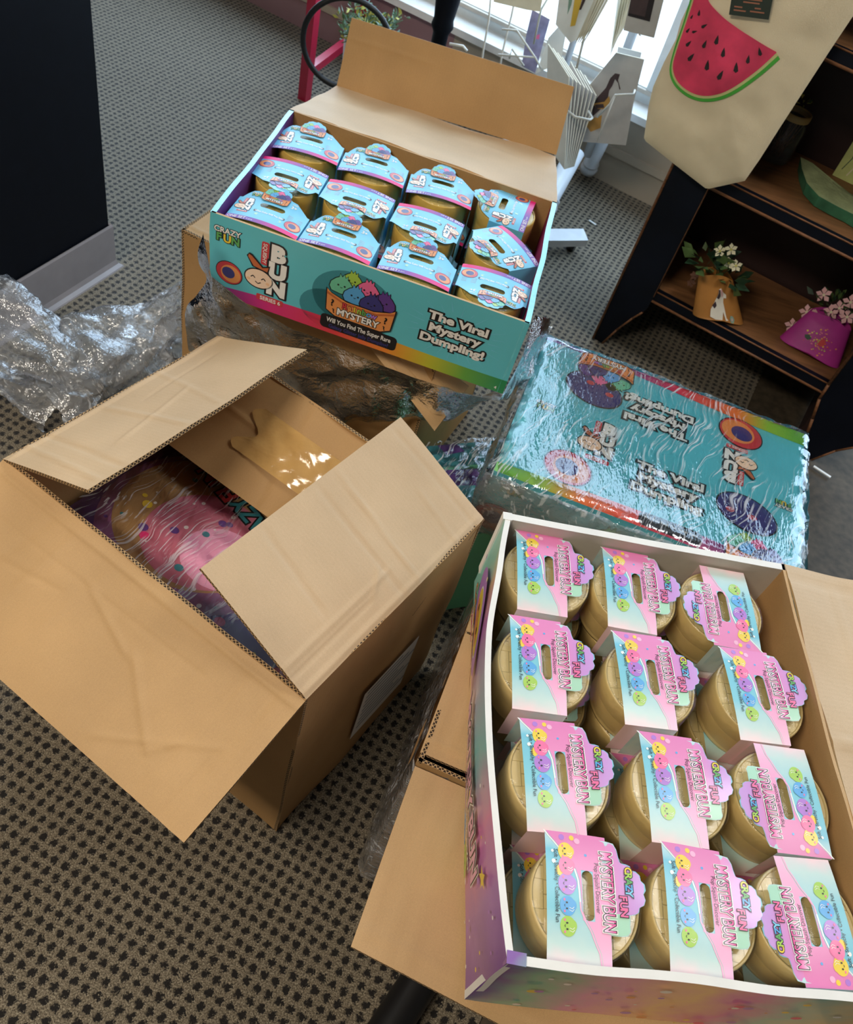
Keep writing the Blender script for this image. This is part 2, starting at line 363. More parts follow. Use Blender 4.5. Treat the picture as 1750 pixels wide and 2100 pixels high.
# ------------------------------------------------------------------ floor
def carpet():
    m, nt, b = newmat('carpet'); q = N(nt); c = q.coord()
    wob = q.n('ShaderNodeVectorMath', operation='ADD'); q.l(c, wob.inputs[0])
    nn = q.n('ShaderNodeVectorMath', operation='SUBTRACT'); q.l(q.noise(c, 210., 3., .7, 1), nn.inputs[0]); nn.inputs[1].default_value = (.5, .5, .5)
    ns = q.n('ShaderNodeVectorMath', operation='SCALE'); q.l(nn.outputs[0], ns.inputs[0]); ns.inputs['Scale'].default_value = .020; q.l(ns.outputs[0], wob.inputs[1])
    v = q.mapping(wob.outputs[0], (1/.0187, 1/.0187, 0), (0, 0, 0)); v = q.mapping(q.mapping(wob.outputs[0], (1, 1, 0), (0, 0, R_(12))), (1/.0187, 1/.0187, 0))
    fr = q.n('ShaderNodeVectorMath', operation='FRACTION'); q.l(v, fr.inputs[0]); sb = q.n('ShaderNodeVectorMath', operation='SUBTRACT'); q.l(fr.outputs[0], sb.inputs[0]); sb.inputs[1].default_value = (.5, .5, 0)
    ln = q.n('ShaderNodeVectorMath', operation='LENGTH'); q.l(sb.outputs[0], ln.inputs[0])
    dot = q.math('SUBTRACT', 1., q.math('DIVIDE', q.math('SUBTRACT', ln.outputs['Value'], .26), .10, clamp=True))
    fib = q.noise(c, 420., 3., .8); f2 = q.noise(c, 1.6, 2.)
    base = q.ramp(fib, [(.34, lin((62, 54, 44))), (.5, lin((130, 118, 98))), (.68, lin((204, 192, 168)))])
    dark = q.ramp(fib, [(.3, lin((12, 11, 11))), (.7, lin((44, 39, 36)))])
    q.l(q.mix(dot, base, dark), b.inputs['Base Color']); b.inputs['Roughness'].default_value = .62; b.inputs['Specular IOR Level'].default_value = .32
    b.inputs['Sheen Weight'].default_value = .12; b.inputs['Sheen Roughness'].default_value = .45
    q.bump(q.math('ADD', fib, q.math('MULTIPLY', dot, -.5)), .8, .004, b)
carpet()
M('concrete_tile', (74, 64, 50), .75, var=.35, vs=45, bump=.2, bs=200, bd=.001)
def bline(y): return .242+(y-.287)*.2362
mb = MB()
YN, YF, XL, XR = -2.6, 4.6, -3.2, 3.4
def wy(x): return W0[1]+(x-W0[0])*wdir[1]/wdir[0]
xb = .94; yb = wy(xb)
mb.poly([(XL, YN, 0), (bline(YN), YN, 0), (xb, yb, 0), (XL, wy(XL), 0)], 'carpet')
mb.poly([(bline(YN), YN, -.004), (XR, YN, -.004), (XR, wy(XR), -.004), (xb, yb, -.004)], 'concrete_tile')
mb.poly([(bline(YN), YN, -.004), (xb, yb, -.004), (xb, yb, 0), (bline(YN), YN, 0)], 'carpet')
struct(mb.obj('floor'))
# walls and window
M('wall_beige', (172, 160, 142), .7, var=.08, vs=6); M('wall_pink', (150, 118, 122), .75, var=.06, vs=5); M('sill_white', (226, 226, 222), .45, var=.05); M('frame_white', (222, 228, 228), .4)
M('room_wall', (96, 88, 80), .8); M('ceiling_tile', (150, 146, 140), .8, var=.05, vs=9)
def wallpt(s, z, off=0.): return W0+wdir*s+np.array([0, 0, z])+win*off
def wbox(mb, s0, s1, z0, z1, o0, o1, mat):
    c = wallpt((s0+s1)/2, (z0+z1)/2, (o0+o1)/2); mb.box(c, (s1-s0, o1-o0, z1-z0), mat, R_(WY))
mb = MB(); wbox(mb, -2.4, .55, -.01, .25, 0, .12, 'wall_pink'); wbox(mb, .55, 4.4, -.01, .25, 0, .12, 'wall_beige'); wbox(mb, -2.4, 4.4, 2.6, 2.9, 0, .12, 'wall_beige')
wbox(mb, -2.4, -1.75, .25, 2.6, 0, .12, 'wall_pink'); wbox(mb, 3.9, 4.4, .25, 2.6, 0, .12, 'wall_beige')
struct(mb.obj('wall_back'))
mb = MB(); wbox(mb, -1.75, 3.9, .245, .268, -.05, .14, 'sill_white'); wbox(mb, -2.4, 4.4, .10, .125, -.012, 0, 'wall_beige'); struct(mb.obj('trim_1'))
mb = MB()
wbox(mb, -1.75, 3.9, .268, .315, .06, .11, 'frame_white'); wbox(mb, -1.75, 3.9, 2.55, 2.6, .06, .11, 'frame_white')
for s in (-1.72, .3, 1.27, 2.4, 3.87): wbox(mb, s-.03, s+.03, .3, 2.56, .05, .11, 'frame_white')
for z in (.30,): wbox(mb, -1.75, 3.9, z, z+.012, .045, .06, 'board_grey')
wf = struct(mb.obj('window_1'))
m_, nt_, b_ = newmat('window_glass'); nt_.nodes.remove(b_); q = N(nt_); t_ = q.n('ShaderNodeBsdfTransparent'); g_ = q.n('ShaderNodeBsdfGlossy'); g_.inputs['Roughness'].default_value = .02
x_ = q.n('ShaderNodeMixShader'); x_.inputs[0].default_value = .06; q.l(t_.outputs[0], x_.inputs[1]); q.l(g_.outputs[0], x_.inputs[2]); q.l(x_.outputs[0], nt_.nodes['Material Output'].inputs[0])
mb = MB(); mb.poly([wallpt(-1.7, .3, .085), wallpt(3.85, .3, .085), wallpt(3.85, 2.57, .085), wallpt(-1.7, 2.57, .085)], 'window_glass')
struct(mb.obj('window_2'))
mb = MB(); mb.poly([(XL, YN, 2.85), (XL, wy(XL)+.1, 2.85), (XR, wy(XR)+.1, 2.85), (XR, YN, 2.85)], 'ceiling_tile'); struct(mb.obj('ceiling'))
mb = MB(); mb.poly([(XL, YN, 0), (XL, wy(XL), 0), (XL, wy(XL), 2.85), (XL, YN, 2.85)], 'room_wall'); struct(mb.obj('wall_left'))
mb = MB(); mb.poly([(XR, YN, 0), (XR, 1.95, 0), (XR, 1.95, 2.85), (XR, YN, 2.85)], 'room_wall'); struct(mb.obj('wall_right'))
mb = MB(); mb.poly([(XL, YN, 0), (XR, YN, 0), (XR, YN, 2.85), (XL, YN, 2.85)], 'room_wall'); struct(mb.obj('wall_front'))

# ------------------------------------------------------------------ helpers for the boxes
def yawv(d): return np.array([math.cos(R_(d)), math.sin(R_(d)), 0.])
Z = np.array([0, 0, 1.])
def crs(*a): return a
# ===== open shipping carton, left =====
def left_carton():
    u = yawv(-21.); v = yawv(68.); C0 = np.array([-.562, .668, 0]); w, d, h = .533, .396, .462
    T = thing('cardboard_carton', 'large open brown shipping carton with four loose flaps on the carpet', 'carton', C0+u*w/2+v*d/2)
    a = C0; b = C0+u*w; c_ = b+v*d; e = a+v*d; t = .005
    def wall(p, q_, name='side_panel', inner='kraft_board_deep', **k):
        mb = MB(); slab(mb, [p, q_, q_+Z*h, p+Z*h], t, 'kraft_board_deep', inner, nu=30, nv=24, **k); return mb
    mb = wall(a, b, creases=[((.0, .06), (.53, .05), -.0015, .006)], warp=.0012, seed=1); mb.obj('side_panel', T)
    mb = wall(b, c_, warp=.002, seed=2)
    # shipping label, a sticker on the right-hand side
    n = np.cross(c_-b, Z); n /= np.linalg.norm(n); A = Art(mb, b+n*.0045, (c_-b)/d, Z)
    A.poly([(.16, .09), (.30, .09), (.30, .25), (.16, .25)], 'board_white', 0)
    for i in range(9): A.poly([(.17, .235-i*.015), (.17+.09+.02*(i % 3), .235-i*.015), (.17+.09+.02*(i % 3), .241-i*.015), (.17, .241-i*.015)], 'ink_grey', 1)
    mb.obj('side_panel', T)
    mb = wall(c_, e, warp=.001, seed=3); mb.obj('side_panel', T)
    mb = wall(e, a, warp=.001, seed=4); mb.obj('side_panel', T)
    mb = MB(); mb.box(C0+u*w/2+v*d/2+Z*.004, (w-.012, d-.012, .006), 'kraft_board_deep', R_(-21.5)); mb.obj('bottom_panel', T)
    H = Z*h
    # near flap, hanging outwards
    mb = MB(); p0 = a+H; p1 = b+H; q1 = at(378, 1728, .352); q0 = at(-120, 1345, .35)
    q0 = q1-(p1-p0)*1.01
    slab(mb, [q0, q1, p1, p0], .0055, 'kraft_board', nu=110, nv=70, warp=.0016, seed=5,
         creases=[((.0, .2), (.535, .2), .002, .004), ((.495, 0), (.505, .21), -.0022, .003), ((.515, 0), (.522, .21), .0016, .003), ((.40, 0), (.415, .2), -.0012, .003), ((.27, .0), (.29, .2), -.001, .003), ((.14, .0), (.16, .2), .001, .004),
                  ((.33, .13), (.43, .05), .0022, .004), ((.43, .05), (.46, .09), .002, .003), ((.22, .16), (.33, .12), .0018, .004), ((.0, .09), (.2, .13), -.0012, .004), ((.36, .02), (.5, .11), .0012, .004), ((.0, .15), (.42, .16), -.0009, .003), ((.45, 0), (.462, .2), -.0018, .0025), ((.08, .0), (.12, .2), -.0009, .004), ((.20, .0), (.235, .2), .0009, .003), ((.34, 0), (.36, .2), .0009, .003), ((.02, .05), (.18, .02), .0012, .004)])
    mb.obj('flap', T)
    # right-hand flap, raised over the opening
    mb = MB(); p0 = b+H; p1 = c_+H; q0 = at(412, 1165, .552); q1 = at(822, 855, .552)
    slab(mb, [p0, p1, q1, q0], .0055, 'kraft_board_pale', nu=90, nv=60, warp=.0014, seed=6,
         creases=[((0, .008), (.39, .008), .003, .003), ((.20, .0), (.205, .19), -.0022, .0025), ((.235, .0), (.245, .19), .0026, .0022), ((.16, .03), (.20, .06), .002, .003), ((.0, .045), (.21, .045), .0018, .003), ((.09, .06), (.10, .19), -.0018, .003),
                  ((.33, 0), (.335, .1), .0016, .003), ((.0, .03), (.16, .03), -.0016, .002), ((.375, 0), (.37, .19), -.002, .003)])
    mb.obj('flap', T)
    # far-left flap, lying inwards
    mb = MB(); p0 = e+H; p1 = a+H; z_ = .548; q0 = at(630, 718, z_); q1 = at(180, 1005, z_)
    slab(mb, [p0, p1, q1, q0], .0055, 'kraft_board_pale', nu=90, nv=60, warp=.0014, seed=7,
         creases=[((0, .01), (.39, .01), .003, .004), ((.13, .0), (.17, .19), .0014, .003), ((.24, .02), (.23, .19), .002, .004), ((.33, 0), (.34, .19), -.002, .003), ((.36, 0), (.375, .19), .002, .003), ((.15, .1), (.30, .13), .0016, .004), ((.05, .05), (.2, .06), -.0012, .004)])
    mb.obj('flap', T)
    # far flap, sagging into the box, covered in packing tape
    mb = MB(); p0 = c_+H; p1 = e+H; dn = -v*.155+Z*-.105
    slab(mb, [p0, p1, p1+dn, p0+dn], .0055, 'kraft_board_deep', nu=90, nv=50, warp=.003, seed=8,
         creases=[((.2, 0), (.27, .19), .003, .004), ((.33, 0), (.30, .19), -.002, .004), ((.1, .02), (.15, .18), .003, .003), ((0, .1), (.5, .08), .002, .004)])
    f = mb.obj('flap', T)
    mb = MB(); M('packing_tape', (200, 158, 96), .12, coat=.9, var=.1, bump=.5, bs=60, bd=.002)
    nn = np.cross(p1-p0, dn); nn /= np.linalg.norm(nn)
    def tp(x, y): q_ = p0+(p1-p0)*x+dn*y; return q_+nn*(.0045+.0025*nz1(q_, 60, 3))
    mb.grid(lambda s, r: tp(.1+.62*s+.03*math.sin(9*r), .28+.42*r), 40, 14, 'packing_tape')
    for o in (mb.obj('tape_strip', f),):
        o.matrix_parent_inverse = Matrix.Identity(4)
    return T
# child-of-child meshes need their parent's world matrix too
_oobj = MB.obj
def obj2(s, name, parent=None, loc=None):
    if parent is not None and parent.name not in WM:
        WM[parent.name] = WM[parent.parent.name]; LOCAL[parent.name] = LOCAL[parent.parent.name]
    return _oobj(s, name, parent, loc)
MB.obj = obj2
left_carton()

# the printed display box inside the left carton
M('art_plum', (150, 96, 140), .4, coat=.3); M('art_rose', (206, 120, 140), .4, coat=.3); M('art_olive', (178, 140, 92), .4, coat=.3)
def inner_pink():
    u = yawv(-21.); v = yawv(68.); C0 = np.array([-.562, .668, 0])+u*.012+v*.012; w, d, z0, z1 = .508, .372, .008, .305
    T = thing('display_box', 'wrapped sprinkle-patterned display box sunk inside the open brown carton', 'box', C0+u*w/2+v*d/2+Z*z0)
    mb = MB(); mb.box(C0+u*w/2+v*d/2+Z*(z0+z1)/2, (w, d, z1-z0), 'ink_violet', R_(-21.5))
    A = Art(mb, C0+Z*z1, u, v)
    A.poly([(0, 0), (w, 0), (w, d), (0, d)], 'ink_purple', 0)
    A.ell(.17, .17, .165, .15, 'art_plum', 1, 0, 48); A.ell(.16, .18, .14, .125, 'art_olive', 2, 0, 48); A.ell(.19, .16, .10, .09, 'art_rose', 3, 10, 40); A.ell(.23, .15, .065, .055, 'ink_lightpink', 4)
    A.poly([(0, .3), (.12, .34), (.2, d), (0, d)], 'ink_mint', 1); A.poly([(.3, 0), (w, 0), (w, .1), (.42, .06)], 'ink_mint', 1); A.poly([(.38, .0), (w, .03), (w, .0)], 'ink_hotpink', 2)
    A.poly([(.36, .02), (.5, .02), (.5, .09), (.42, .07)], 'ink_rose', 3)
    cs = ['ink_red', 'ink_deepteal', 'ink_purple', 'ink_yellow', 'ink_hotpink', 'ink_white', 'ink_white', 'ink_white', 'ink_white']
    for i in range(70):
        r = random.uniform(.003, .01); x, y = random.uniform(.02, w-.02), random.uniform(.02, d-.02); mt = random.choice(cs)
        A.ell(x, y, r if mt != 'ink_white' else r*.4, r*.8 if mt != 'ink_white' else r*.4, mt, 5, 0, 12)
    A.text('CRAZY', .225, .238, .040, 'ink_deepteal', 6, .03, 'ink_black', .07, rot=168); A.text('FUN', .120, .258, .044, 'ink_red', 6, .03, 'ink_black', .07, rot=168)
    A.text('MYSTERY BUN', .185, .305, .052, 'ink_lightpink', 6, .03, 'ink_black', .06, rot=172, width=.26)
    mb.obj('printed_carton', T)
    mb = MB(); A2 = lambda s, r: C0+u*w*s+v*d*r+Z*(z1+.006+.004*nz1(C0+u*s+v*r, 14, 2))
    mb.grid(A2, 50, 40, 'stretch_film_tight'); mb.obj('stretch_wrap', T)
inner_pink()

# ===== display boxes =====
def bun_logo(A, x, y, k, ly=2):
    """red SQUISHY banner, smiling bun with a cap, stacked white B U N letters, SERIES 6 strip."""
    P_ = lambda a, b: (x+a*k, y+b*k)
    A.rrect(*P_(-.30, .18), *P_(-.06, .98), .06*k, 'ink_red', ly)
    A.text('SQUISHY', *P_(-.18, .58), .17*k, 'ink_white', ly, .015, rot=-90)
    for ch, yy in (('B', .72), ('U', .12), ('N', -.48)): A.text(ch, *P_(.25, yy), .72*k, 'ink_white', ly+1, .07, 'ink_black', .08, sx=1.08)
    A.ell(*P_(-.32, -.36), .47*k, .36*k, 'ink_black', ly+3); A.ell(*P_(-.32, -.36), .43*k, .32*k, 'ink_skin', ly+4)
    A.poly([P_(-.66, .46), P_(-.56, .44), P_(-.2, .12), P_(.02, .22), P_(-.02, -.06), P_(-.55, .02), P_(-.74, .34)], 'ink_black', ly+5)
    A.poly([P_(-.67, .41), P_(-.58, .38), P_(-.22, .07), P_(-.02, .15), P_(-.06, -.02), P_(-.5, .05), P_(-.69, .32)], 'ink_darkorange', ly+6)
    for sx_ in (-.5, -.16): A.line([P_(sx_-.07, -.36), P_(sx_, -.29), P_(sx_+.07, -.36)], .03*k, 'ink_black', ly+6)
    A.line([P_(-.42, -.47), P_(-.33, -.53), P_(-.24, -.47)], .03*k, 'ink_black', ly+6)
    A.ell(*P_(-.64, -.45), .06*k, .05*k, 'ink_peach', ly+5); A.ell(*P_(-.02, -.45), .06*k, .05*k, 'ink_peach', ly+5)
    A.rrect(*P_(-.36, -1.12), *P_(.52, -.90), .05*k, 'ink_red', ly); A.text('SERIES 6', *P_(.1, -1.01), .19*k, 'ink_white', ly, .02)
def crazyfun(A, x, y, k, ly=2, rot=0):
    A.text('CRAZY', x, y+.34*k, .62*k, 'ink_white', ly, .03, 'ink_black', .07, rot=rot); A.text('F', x-.62*k, y-.25*k, .85*k, 'ink_green', ly+2, .04, 'ink_black', .07, rot=rot)
    A.text('U', x, y-.25*k, .85*k, 'ink_yellow', ly+2, .04, 'ink_black', .07, rot=rot); A.text('N', x+.62*k, y-.25*k, .85*k, 'ink_green', ly+2, .04, 'ink_black', .07, rot=rot)
def dumpling(A, x, y, r, mat, ly, face=True, outline=True, rot=0.):
    def R(a, b):
        c, s_ = math.cos(R_(rot)), math.sin(R_(rot)); return (x+(a*c-b*s_)*r, y+(a*s_+b*c)*r)
    pts = [(-1, -.35), (-.8, -.72), (0, -.82), (.8, -.72), (1, -.35), (.92, .1), (.6, .5), (.42, .62), (.4, .95), (.22, .72), (.1, 1.05), (-.05, .74), (-.25, 1.0), (-.3, .68), (-.55, .52), (-.92, .1)]
    if outline: A.poly([R(a*1.09, b*1.09) for a, b in pts], 'ink_black', ly)
    A.poly([R(a, b) for a, b in pts], mat, ly+1)
    if face:
        for a in (-.3, .25): A.ell(*R(a, -.05), .09*r, .09*r, 'ink_black', ly+2, 0, 8)
        A.line([R(-.1, -.2), R(-.02, -.27), R(.08, -.2)], .05*r, 'ink_black', ly+2)
def rainbow_bowl(A, x, y, k, ly=2, text=True):
    for q_, (a, b, r, mt) in enumerate(((-.35, .55, .3, 'ink_lime'), (-.62, .3, .34, 'ink_mint'), (.12, .42, .34, 'ink_pink'), (.62, .22, .34, 'ink_purple'), (-.2, .12, .34, 'ink_blue'), (.3, .05, .34, 'ink_navy'))):
        dumpling(A, x+a*k, y+b*k, r*k, mt, ly+q_*1.5)
    ly += 8
    def bx(p, mt, l): A.poly([(x+a*k, y+b*k) for a, b in p], mt, l)
    bx([(-1.04, .12), (-.98, -.62), (-.7, -.78), (.7, -.78), (.98, -.62), (1.04, .12), (.9, .0), (.4, -.14), (-.4, -.14), (-.9, 0)], 'ink_black', ly+3)
    bx([(-1.0, .08), (-.95, -.6), (-.68, -.74), (.68, -.74), (.95, -.6), (1.0, .08), (.86, -.03), (.4, -.17), (-.4, -.17), (-.86, -.03)], 'ink_orange', ly+4)
    bx([(-1.0, -.0), (-.99, -.08), (-.5, -.26), (.5, -.26), (.99, -.08), (1.0, .0), (.5, -.2), (-.5, -.2)], 'ink_darkorange', ly+5)
    if text:
        cols = ['ink_red', 'ink_orange', 'ink_yellow', 'ink_lime', 'ink_green', 'ink_blue', 'ink_violet']
        for i, ch in enumerate('Rainbow'): A.text(ch, x+(-.42+i*.14)*k, y-.30*k, .26*k, cols[i], ly+5, .03, 'ink_black', .05)
        A.text('MYSTERY', x, y-.55*k, .30*k, 'ink_white', ly+5, .03, 'ink_black', .07)
        for a in (-.8, .78): A.text('?', x+a*k, y-.32*k, .3*k, 'ink_black', ly+5, .03)
        for a in (-.8, .84): A.text('?', x+a*k*.92, y-.58*k, .2*k, 'ink_black', ly+5, .03, rot=20)
def viral_text(A, x, y, k, lines=('The Viral', 'Mystery', 'Dumpling!'), ly=3):
    for i in range(26):
        a = 2*math.pi*i/26+.1; r0, r1 = 1.25+.2*(i % 2), 1.75+.35*((i*7) % 5)/4
        p = lambda r, o: (x+k*1.25*r*math.cos(a)-o*math.sin(a), y+k*.8*r*math.sin(a)+o*math.cos(a))
        A.poly([p(r0, -.012*k), p(r1, -.002*k), p(r1, .002*k), p(r0, .012*k)], 'ink_skyblue', ly-2)
    for i, t in enumerate(lines): A.text(t, x, y+(.64-i*.64)*k, .60*k, 'ink_white', ly, .045, 'ink_black', .12, sx=1.28)
def open_ring(A, x, y, r, ly, rot=0.):
    A.ell(x, y, r*1.06, r*1.06*.9, 'ink_black', ly, rot); A.ell(x, y, r, r*.9, 'ink_red', ly+1, rot); c, s_ = math.cos(R_(rot)), math.sin(R_(rot))
    A.ell(x+.14*r*c, y+.14*r*s_, r*.78, r*.72, 'ink_orange', ly+2, rot); A.ell(x-.05*r*c, y-.05*r*s_, r*.5, r*.46, 'ink_navy', ly+3, rot)
def viral_front(A, w, h, mirror=False):
    """front print of the teal display box: w metres wide, h high, origin bottom left"""
    A.poly([(0, 0), (w, 0), (w, h), (0, h)], 'print_teal', 0)
    bands = [((.26, .0), (.0, .0), 'ink_purple'), ]
    st = [(0, 'ink_purple'), (.18, 'ink_hotpink'), (.42, 'ink_red'), (.60, 'ink_orange'), (.74, 'ink_yellow'), (.84, 'ink_lime'), (.92, 'ink_green')]
    grad_done = 'rainbow_stripe'
    n = 36
    top = lambda t: h*(.10+.10*math.sin(math.pi*min(1, t*1.1))*(1-t)+.09*t)
    A.poly([(0, 0)]+[(w, 0)]+[(w*(1-i/n), top(1-i/n)) for i in range(n+1)], STRIPE, 1)
    crazyfun(A, w*.055, h*.79, h*.15); bun_logo(A, w*.195, h*.52, h*.36)
    open_ring(A, w*.065, h*.33, h*.15, 2, -20)
    A.ell(w*.47, h*.52, w*.135, h*.36, 'ink_deepteal', 1, 0, 40); A.ell(w*.40, h*.30, w*.1, h*.26, 'ink_deepteal', 1)
    rainbow_bowl(A, w*.495, h*.56, h*.39)
    A.rrect(w*.375, h*.06, w*.63, h*.245, h*.05, 'ink_black', 3)
    A.text('Will You Find The Super Rare', w*.502, h*.185, h*.085, 'ink_white', 2, .02, width=w*.215); A.text('Galaxy Glitter Jelly Dumpling?', w*.505, h*.105, h*.07, 'ink_navy', 2, .02, width=w*.2)
    viral_text(A, w*.80, h*.56, h*.235)
    A.text('4', w*.97, h*.06, h*.06, 'ink_white', 2, .01)
STRIPE = 'rainbow_stripe'
def stripe_mat(name, lo, hi, axis=0):
    grad(name, [(0, (110, 56, 150)), (.22, (214, 42, 120)), (.45, (226, 64, 66)), (.62, (240, 140, 50)), (.76, (196, 190, 50)), (.88, (104, 166, 64)), (1, (44, 140, 84))], axis, lo, hi, .4, .35)
stripe_mat('rainbow_stripe', -.27, .27)
M('inner_violet', (96, 50, 120), .5, var=.2, vs=8); M('inner_magenta', (150, 34, 92), .5, var=.25, vs=8); M('teal_foil', (112, 206, 214), .22, coat=.8, var=.15, bump=.4, bs=90, bd=.002)
M('inner_tan', (166, 124, 78), .65, var=.08, vs=20)

def viral_box():
    yaw = -1.2; u = yawv(yaw); v = yawv(yaw+93.); w, d, z0, z1 = .536, .396, .453, .605; C0 = np.array([-.477, 1.150, 0.])
    T = thing('display_box', 'open teal rainbow dumpling display box with raised kraft lid, resting on a carton', 'box', C0+u*w/2+v*d/2+Z*z0, R_(yaw))
    a = C0; b = C0+u*w; c_ = b+v*d; e = a+v*d; B = Z*z0; h = z1-z0
    mb = MB(); slab(mb, [a+B, b+B, b+B+Z*h, a+B+Z*h], .004, 'print_teal', 'inner_tan', 'kraft_board', nu=20, nv=8)
    A = Art(mb, a+B, u, Z); viral_front(A, w, h); mb.obj('front_panel', T)
    for p, q_, im in ((e, a, 'inner_violet'), (b, c_, 'inner_magenta')):
        mb = MB(); inn = u if im == 'inner_violet' else -u
        slab(mb, [p+B, q_+B, q_+B+Z*h, p+B+Z*h], .009, 'print_teal', im, 'teal_foil', nu=16, nv=6, warp=.002, seed=4); mb.obj('side_panel', T)
    mb = MB(); slab(mb, [c_+B, e+B, e+B+Z*h, c_+B+Z*h], .004, 'print_teal', 'kraft_board_deep', 'kraft_board', nu=16, nv=6); mb.obj('back_panel', T)
    mb = MB(); mb.box(C0+u*w/2+v*d/2+Z*(z0+.003), (w-.012, d-.012, .004), 'inner_tan', R_(yaw)); mb.obj('bottom_panel', T)
    # lid leaning back and its tuck flap standing up
    hl = e+Z*(z1+.001); hr = c_+Z*(z1+.001); YL = 1.87
    fl = atY(690, 178, YL); fr_ = atY(1141, 318, YL+.01)
    mb = MB(); slab(mb, [hl, hr, fr_, fl], .004, 'kraft_board_pale', 'print_teal', 'kraft_board', nu=60, nv=40, warp=.003, seed=11, flute='u', creases=[((.1, .0), (.12, .3), -.002, .003), ((.2, .12), (.33, .14), .002, .006), ((.3, .2), (.45, .22), .002, .006)]); mb.obj('lid', T)
    tl = atY(722, 36, YL+.045); tr_ = atY(1178, 178, YL+.05)
    mb = MB(); slab(mb, [fl, fr_, tr_, tl], .004, 'kraft_board_deep', 'print_teal', 'kraft_board', nu=60, nv=30, warp=.002, seed=12, creases=[((.06, 0), (.055, .16), .0016, .003), ((.36, 0), (.34, .16), .001, .003), ((.0, .1), (.2, .1), .001, .003)])
    ob = mb.obj('lid_flap', T)
viral_box()

# carton beneath the teal box
def under_carton(name, label, C0, yaw, w, d, h, flaps, dark='kraft_board_deep'):
    u = yawv(yaw); v = yawv(yaw+90); C0 = np.array([C0[0], C0[1], 0.])
    T = thing(name, label, 'carton', C0+u*w/2+v*d/2, R_(yaw)); a, b = C0, C0+u*w; c_, e = b+v*d, C0+v*d
    for i, (p, q_) in enumerate(((a, b), (b, c_), (c_, e), (e, a))):
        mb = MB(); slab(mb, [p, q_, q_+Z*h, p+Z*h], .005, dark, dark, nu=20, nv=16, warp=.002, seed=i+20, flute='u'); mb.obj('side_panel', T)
    mb = MB(); mb.box(C0+u*w/2+v*d/2+Z*.004, (w-.014, d-.014, .005), dark, R_(yaw)); mb.obj('bottom_panel', T)
    for k, F in enumerate(flaps(C0, u, v, w, d, h)):
        mb = MB(); slab(mb, F, .005, 'kraft_board', nu=70, nv=40, warp=.0012, seed=30+k, flute='u',
                        creases=[((.02, 0), (.03, .2), -.0018, .003), ((.06, 0), (.07, .2), .0016, .003), ((.13, 0), (.12, .2), -.0012, .003), ((0, .02), (.4, .018), .0016, .003)]); mb.obj('flap', T)
    return T
def fl1(C, u, v, w, d, h):
    H = Z*h
    yield [C+H, C+u*w+H, C+u*w+v*d*.49+H*.999, C+v*d*.49+H]
    # flap swung down at the near side: pointed tan corner under the film
    p0 = C+u*.30+H*.98; p1 = C+u*w+H*.98; q1 = at(895, 882, .33); 
    yield [C+u*.36-v*.004+H*.98, C+u*(w-.0)-v*.004+H*.98, at(962, 792, .36), at(893, 883, .34)]
    yield [C+v*d*.51+H, C+u*w+v*d*.51+H, C+u*w+v*d+H, C+v*d+H]
c1 = at(378, 462, .445)
under_carton('cardboard_carton', 'brown carton under the teal display box, draped in clear film', (-.595, 1.300), -12, .54, .396, .445, fl1)
def fl2(C, u, v, w, d, h):
    H = Z*h
    yield [C+v*.012+H, C+u*w+v*.012+H, C+u*w+v*d*.5+H, C+v*d*.5+H]
    yield [C+v*d*.51+H, C+u*w+v*d*.51+H, C+u*w+v*d+H, C+v*d+H]
    yield [at(720, 1941, .432), at(720, 1941, .432)+u*w-v*.03, C+u*w-v*.008+H, C-v*.008+H]
under2 = under_carton('cardboard_carton', 'brown carton under the pink display box with one flap folded outwards', (.085, .460), -5, .53, .396, .438, fl2)

def film_c2():
    u = yawv(-5); v = yawv(85); C = np.array([.085, .46, 0]); mb = MB()
    def fn(s_, r):
        p = (C+v*(.40*(1-s_*1.6)) if s_ < .625 else C+u*.53*(s_-.625)/.375)+Z*(.02+.41*r); out = -u if s_ < .625 else -v
        return p+out*(.008+.007*math.sin(3*r+2)+.006*nz1(p, 14, 2)+.003*nz1(p*np.array([1, 1, .3]), 60, 4))
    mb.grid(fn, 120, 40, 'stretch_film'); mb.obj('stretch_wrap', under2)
film_c2()
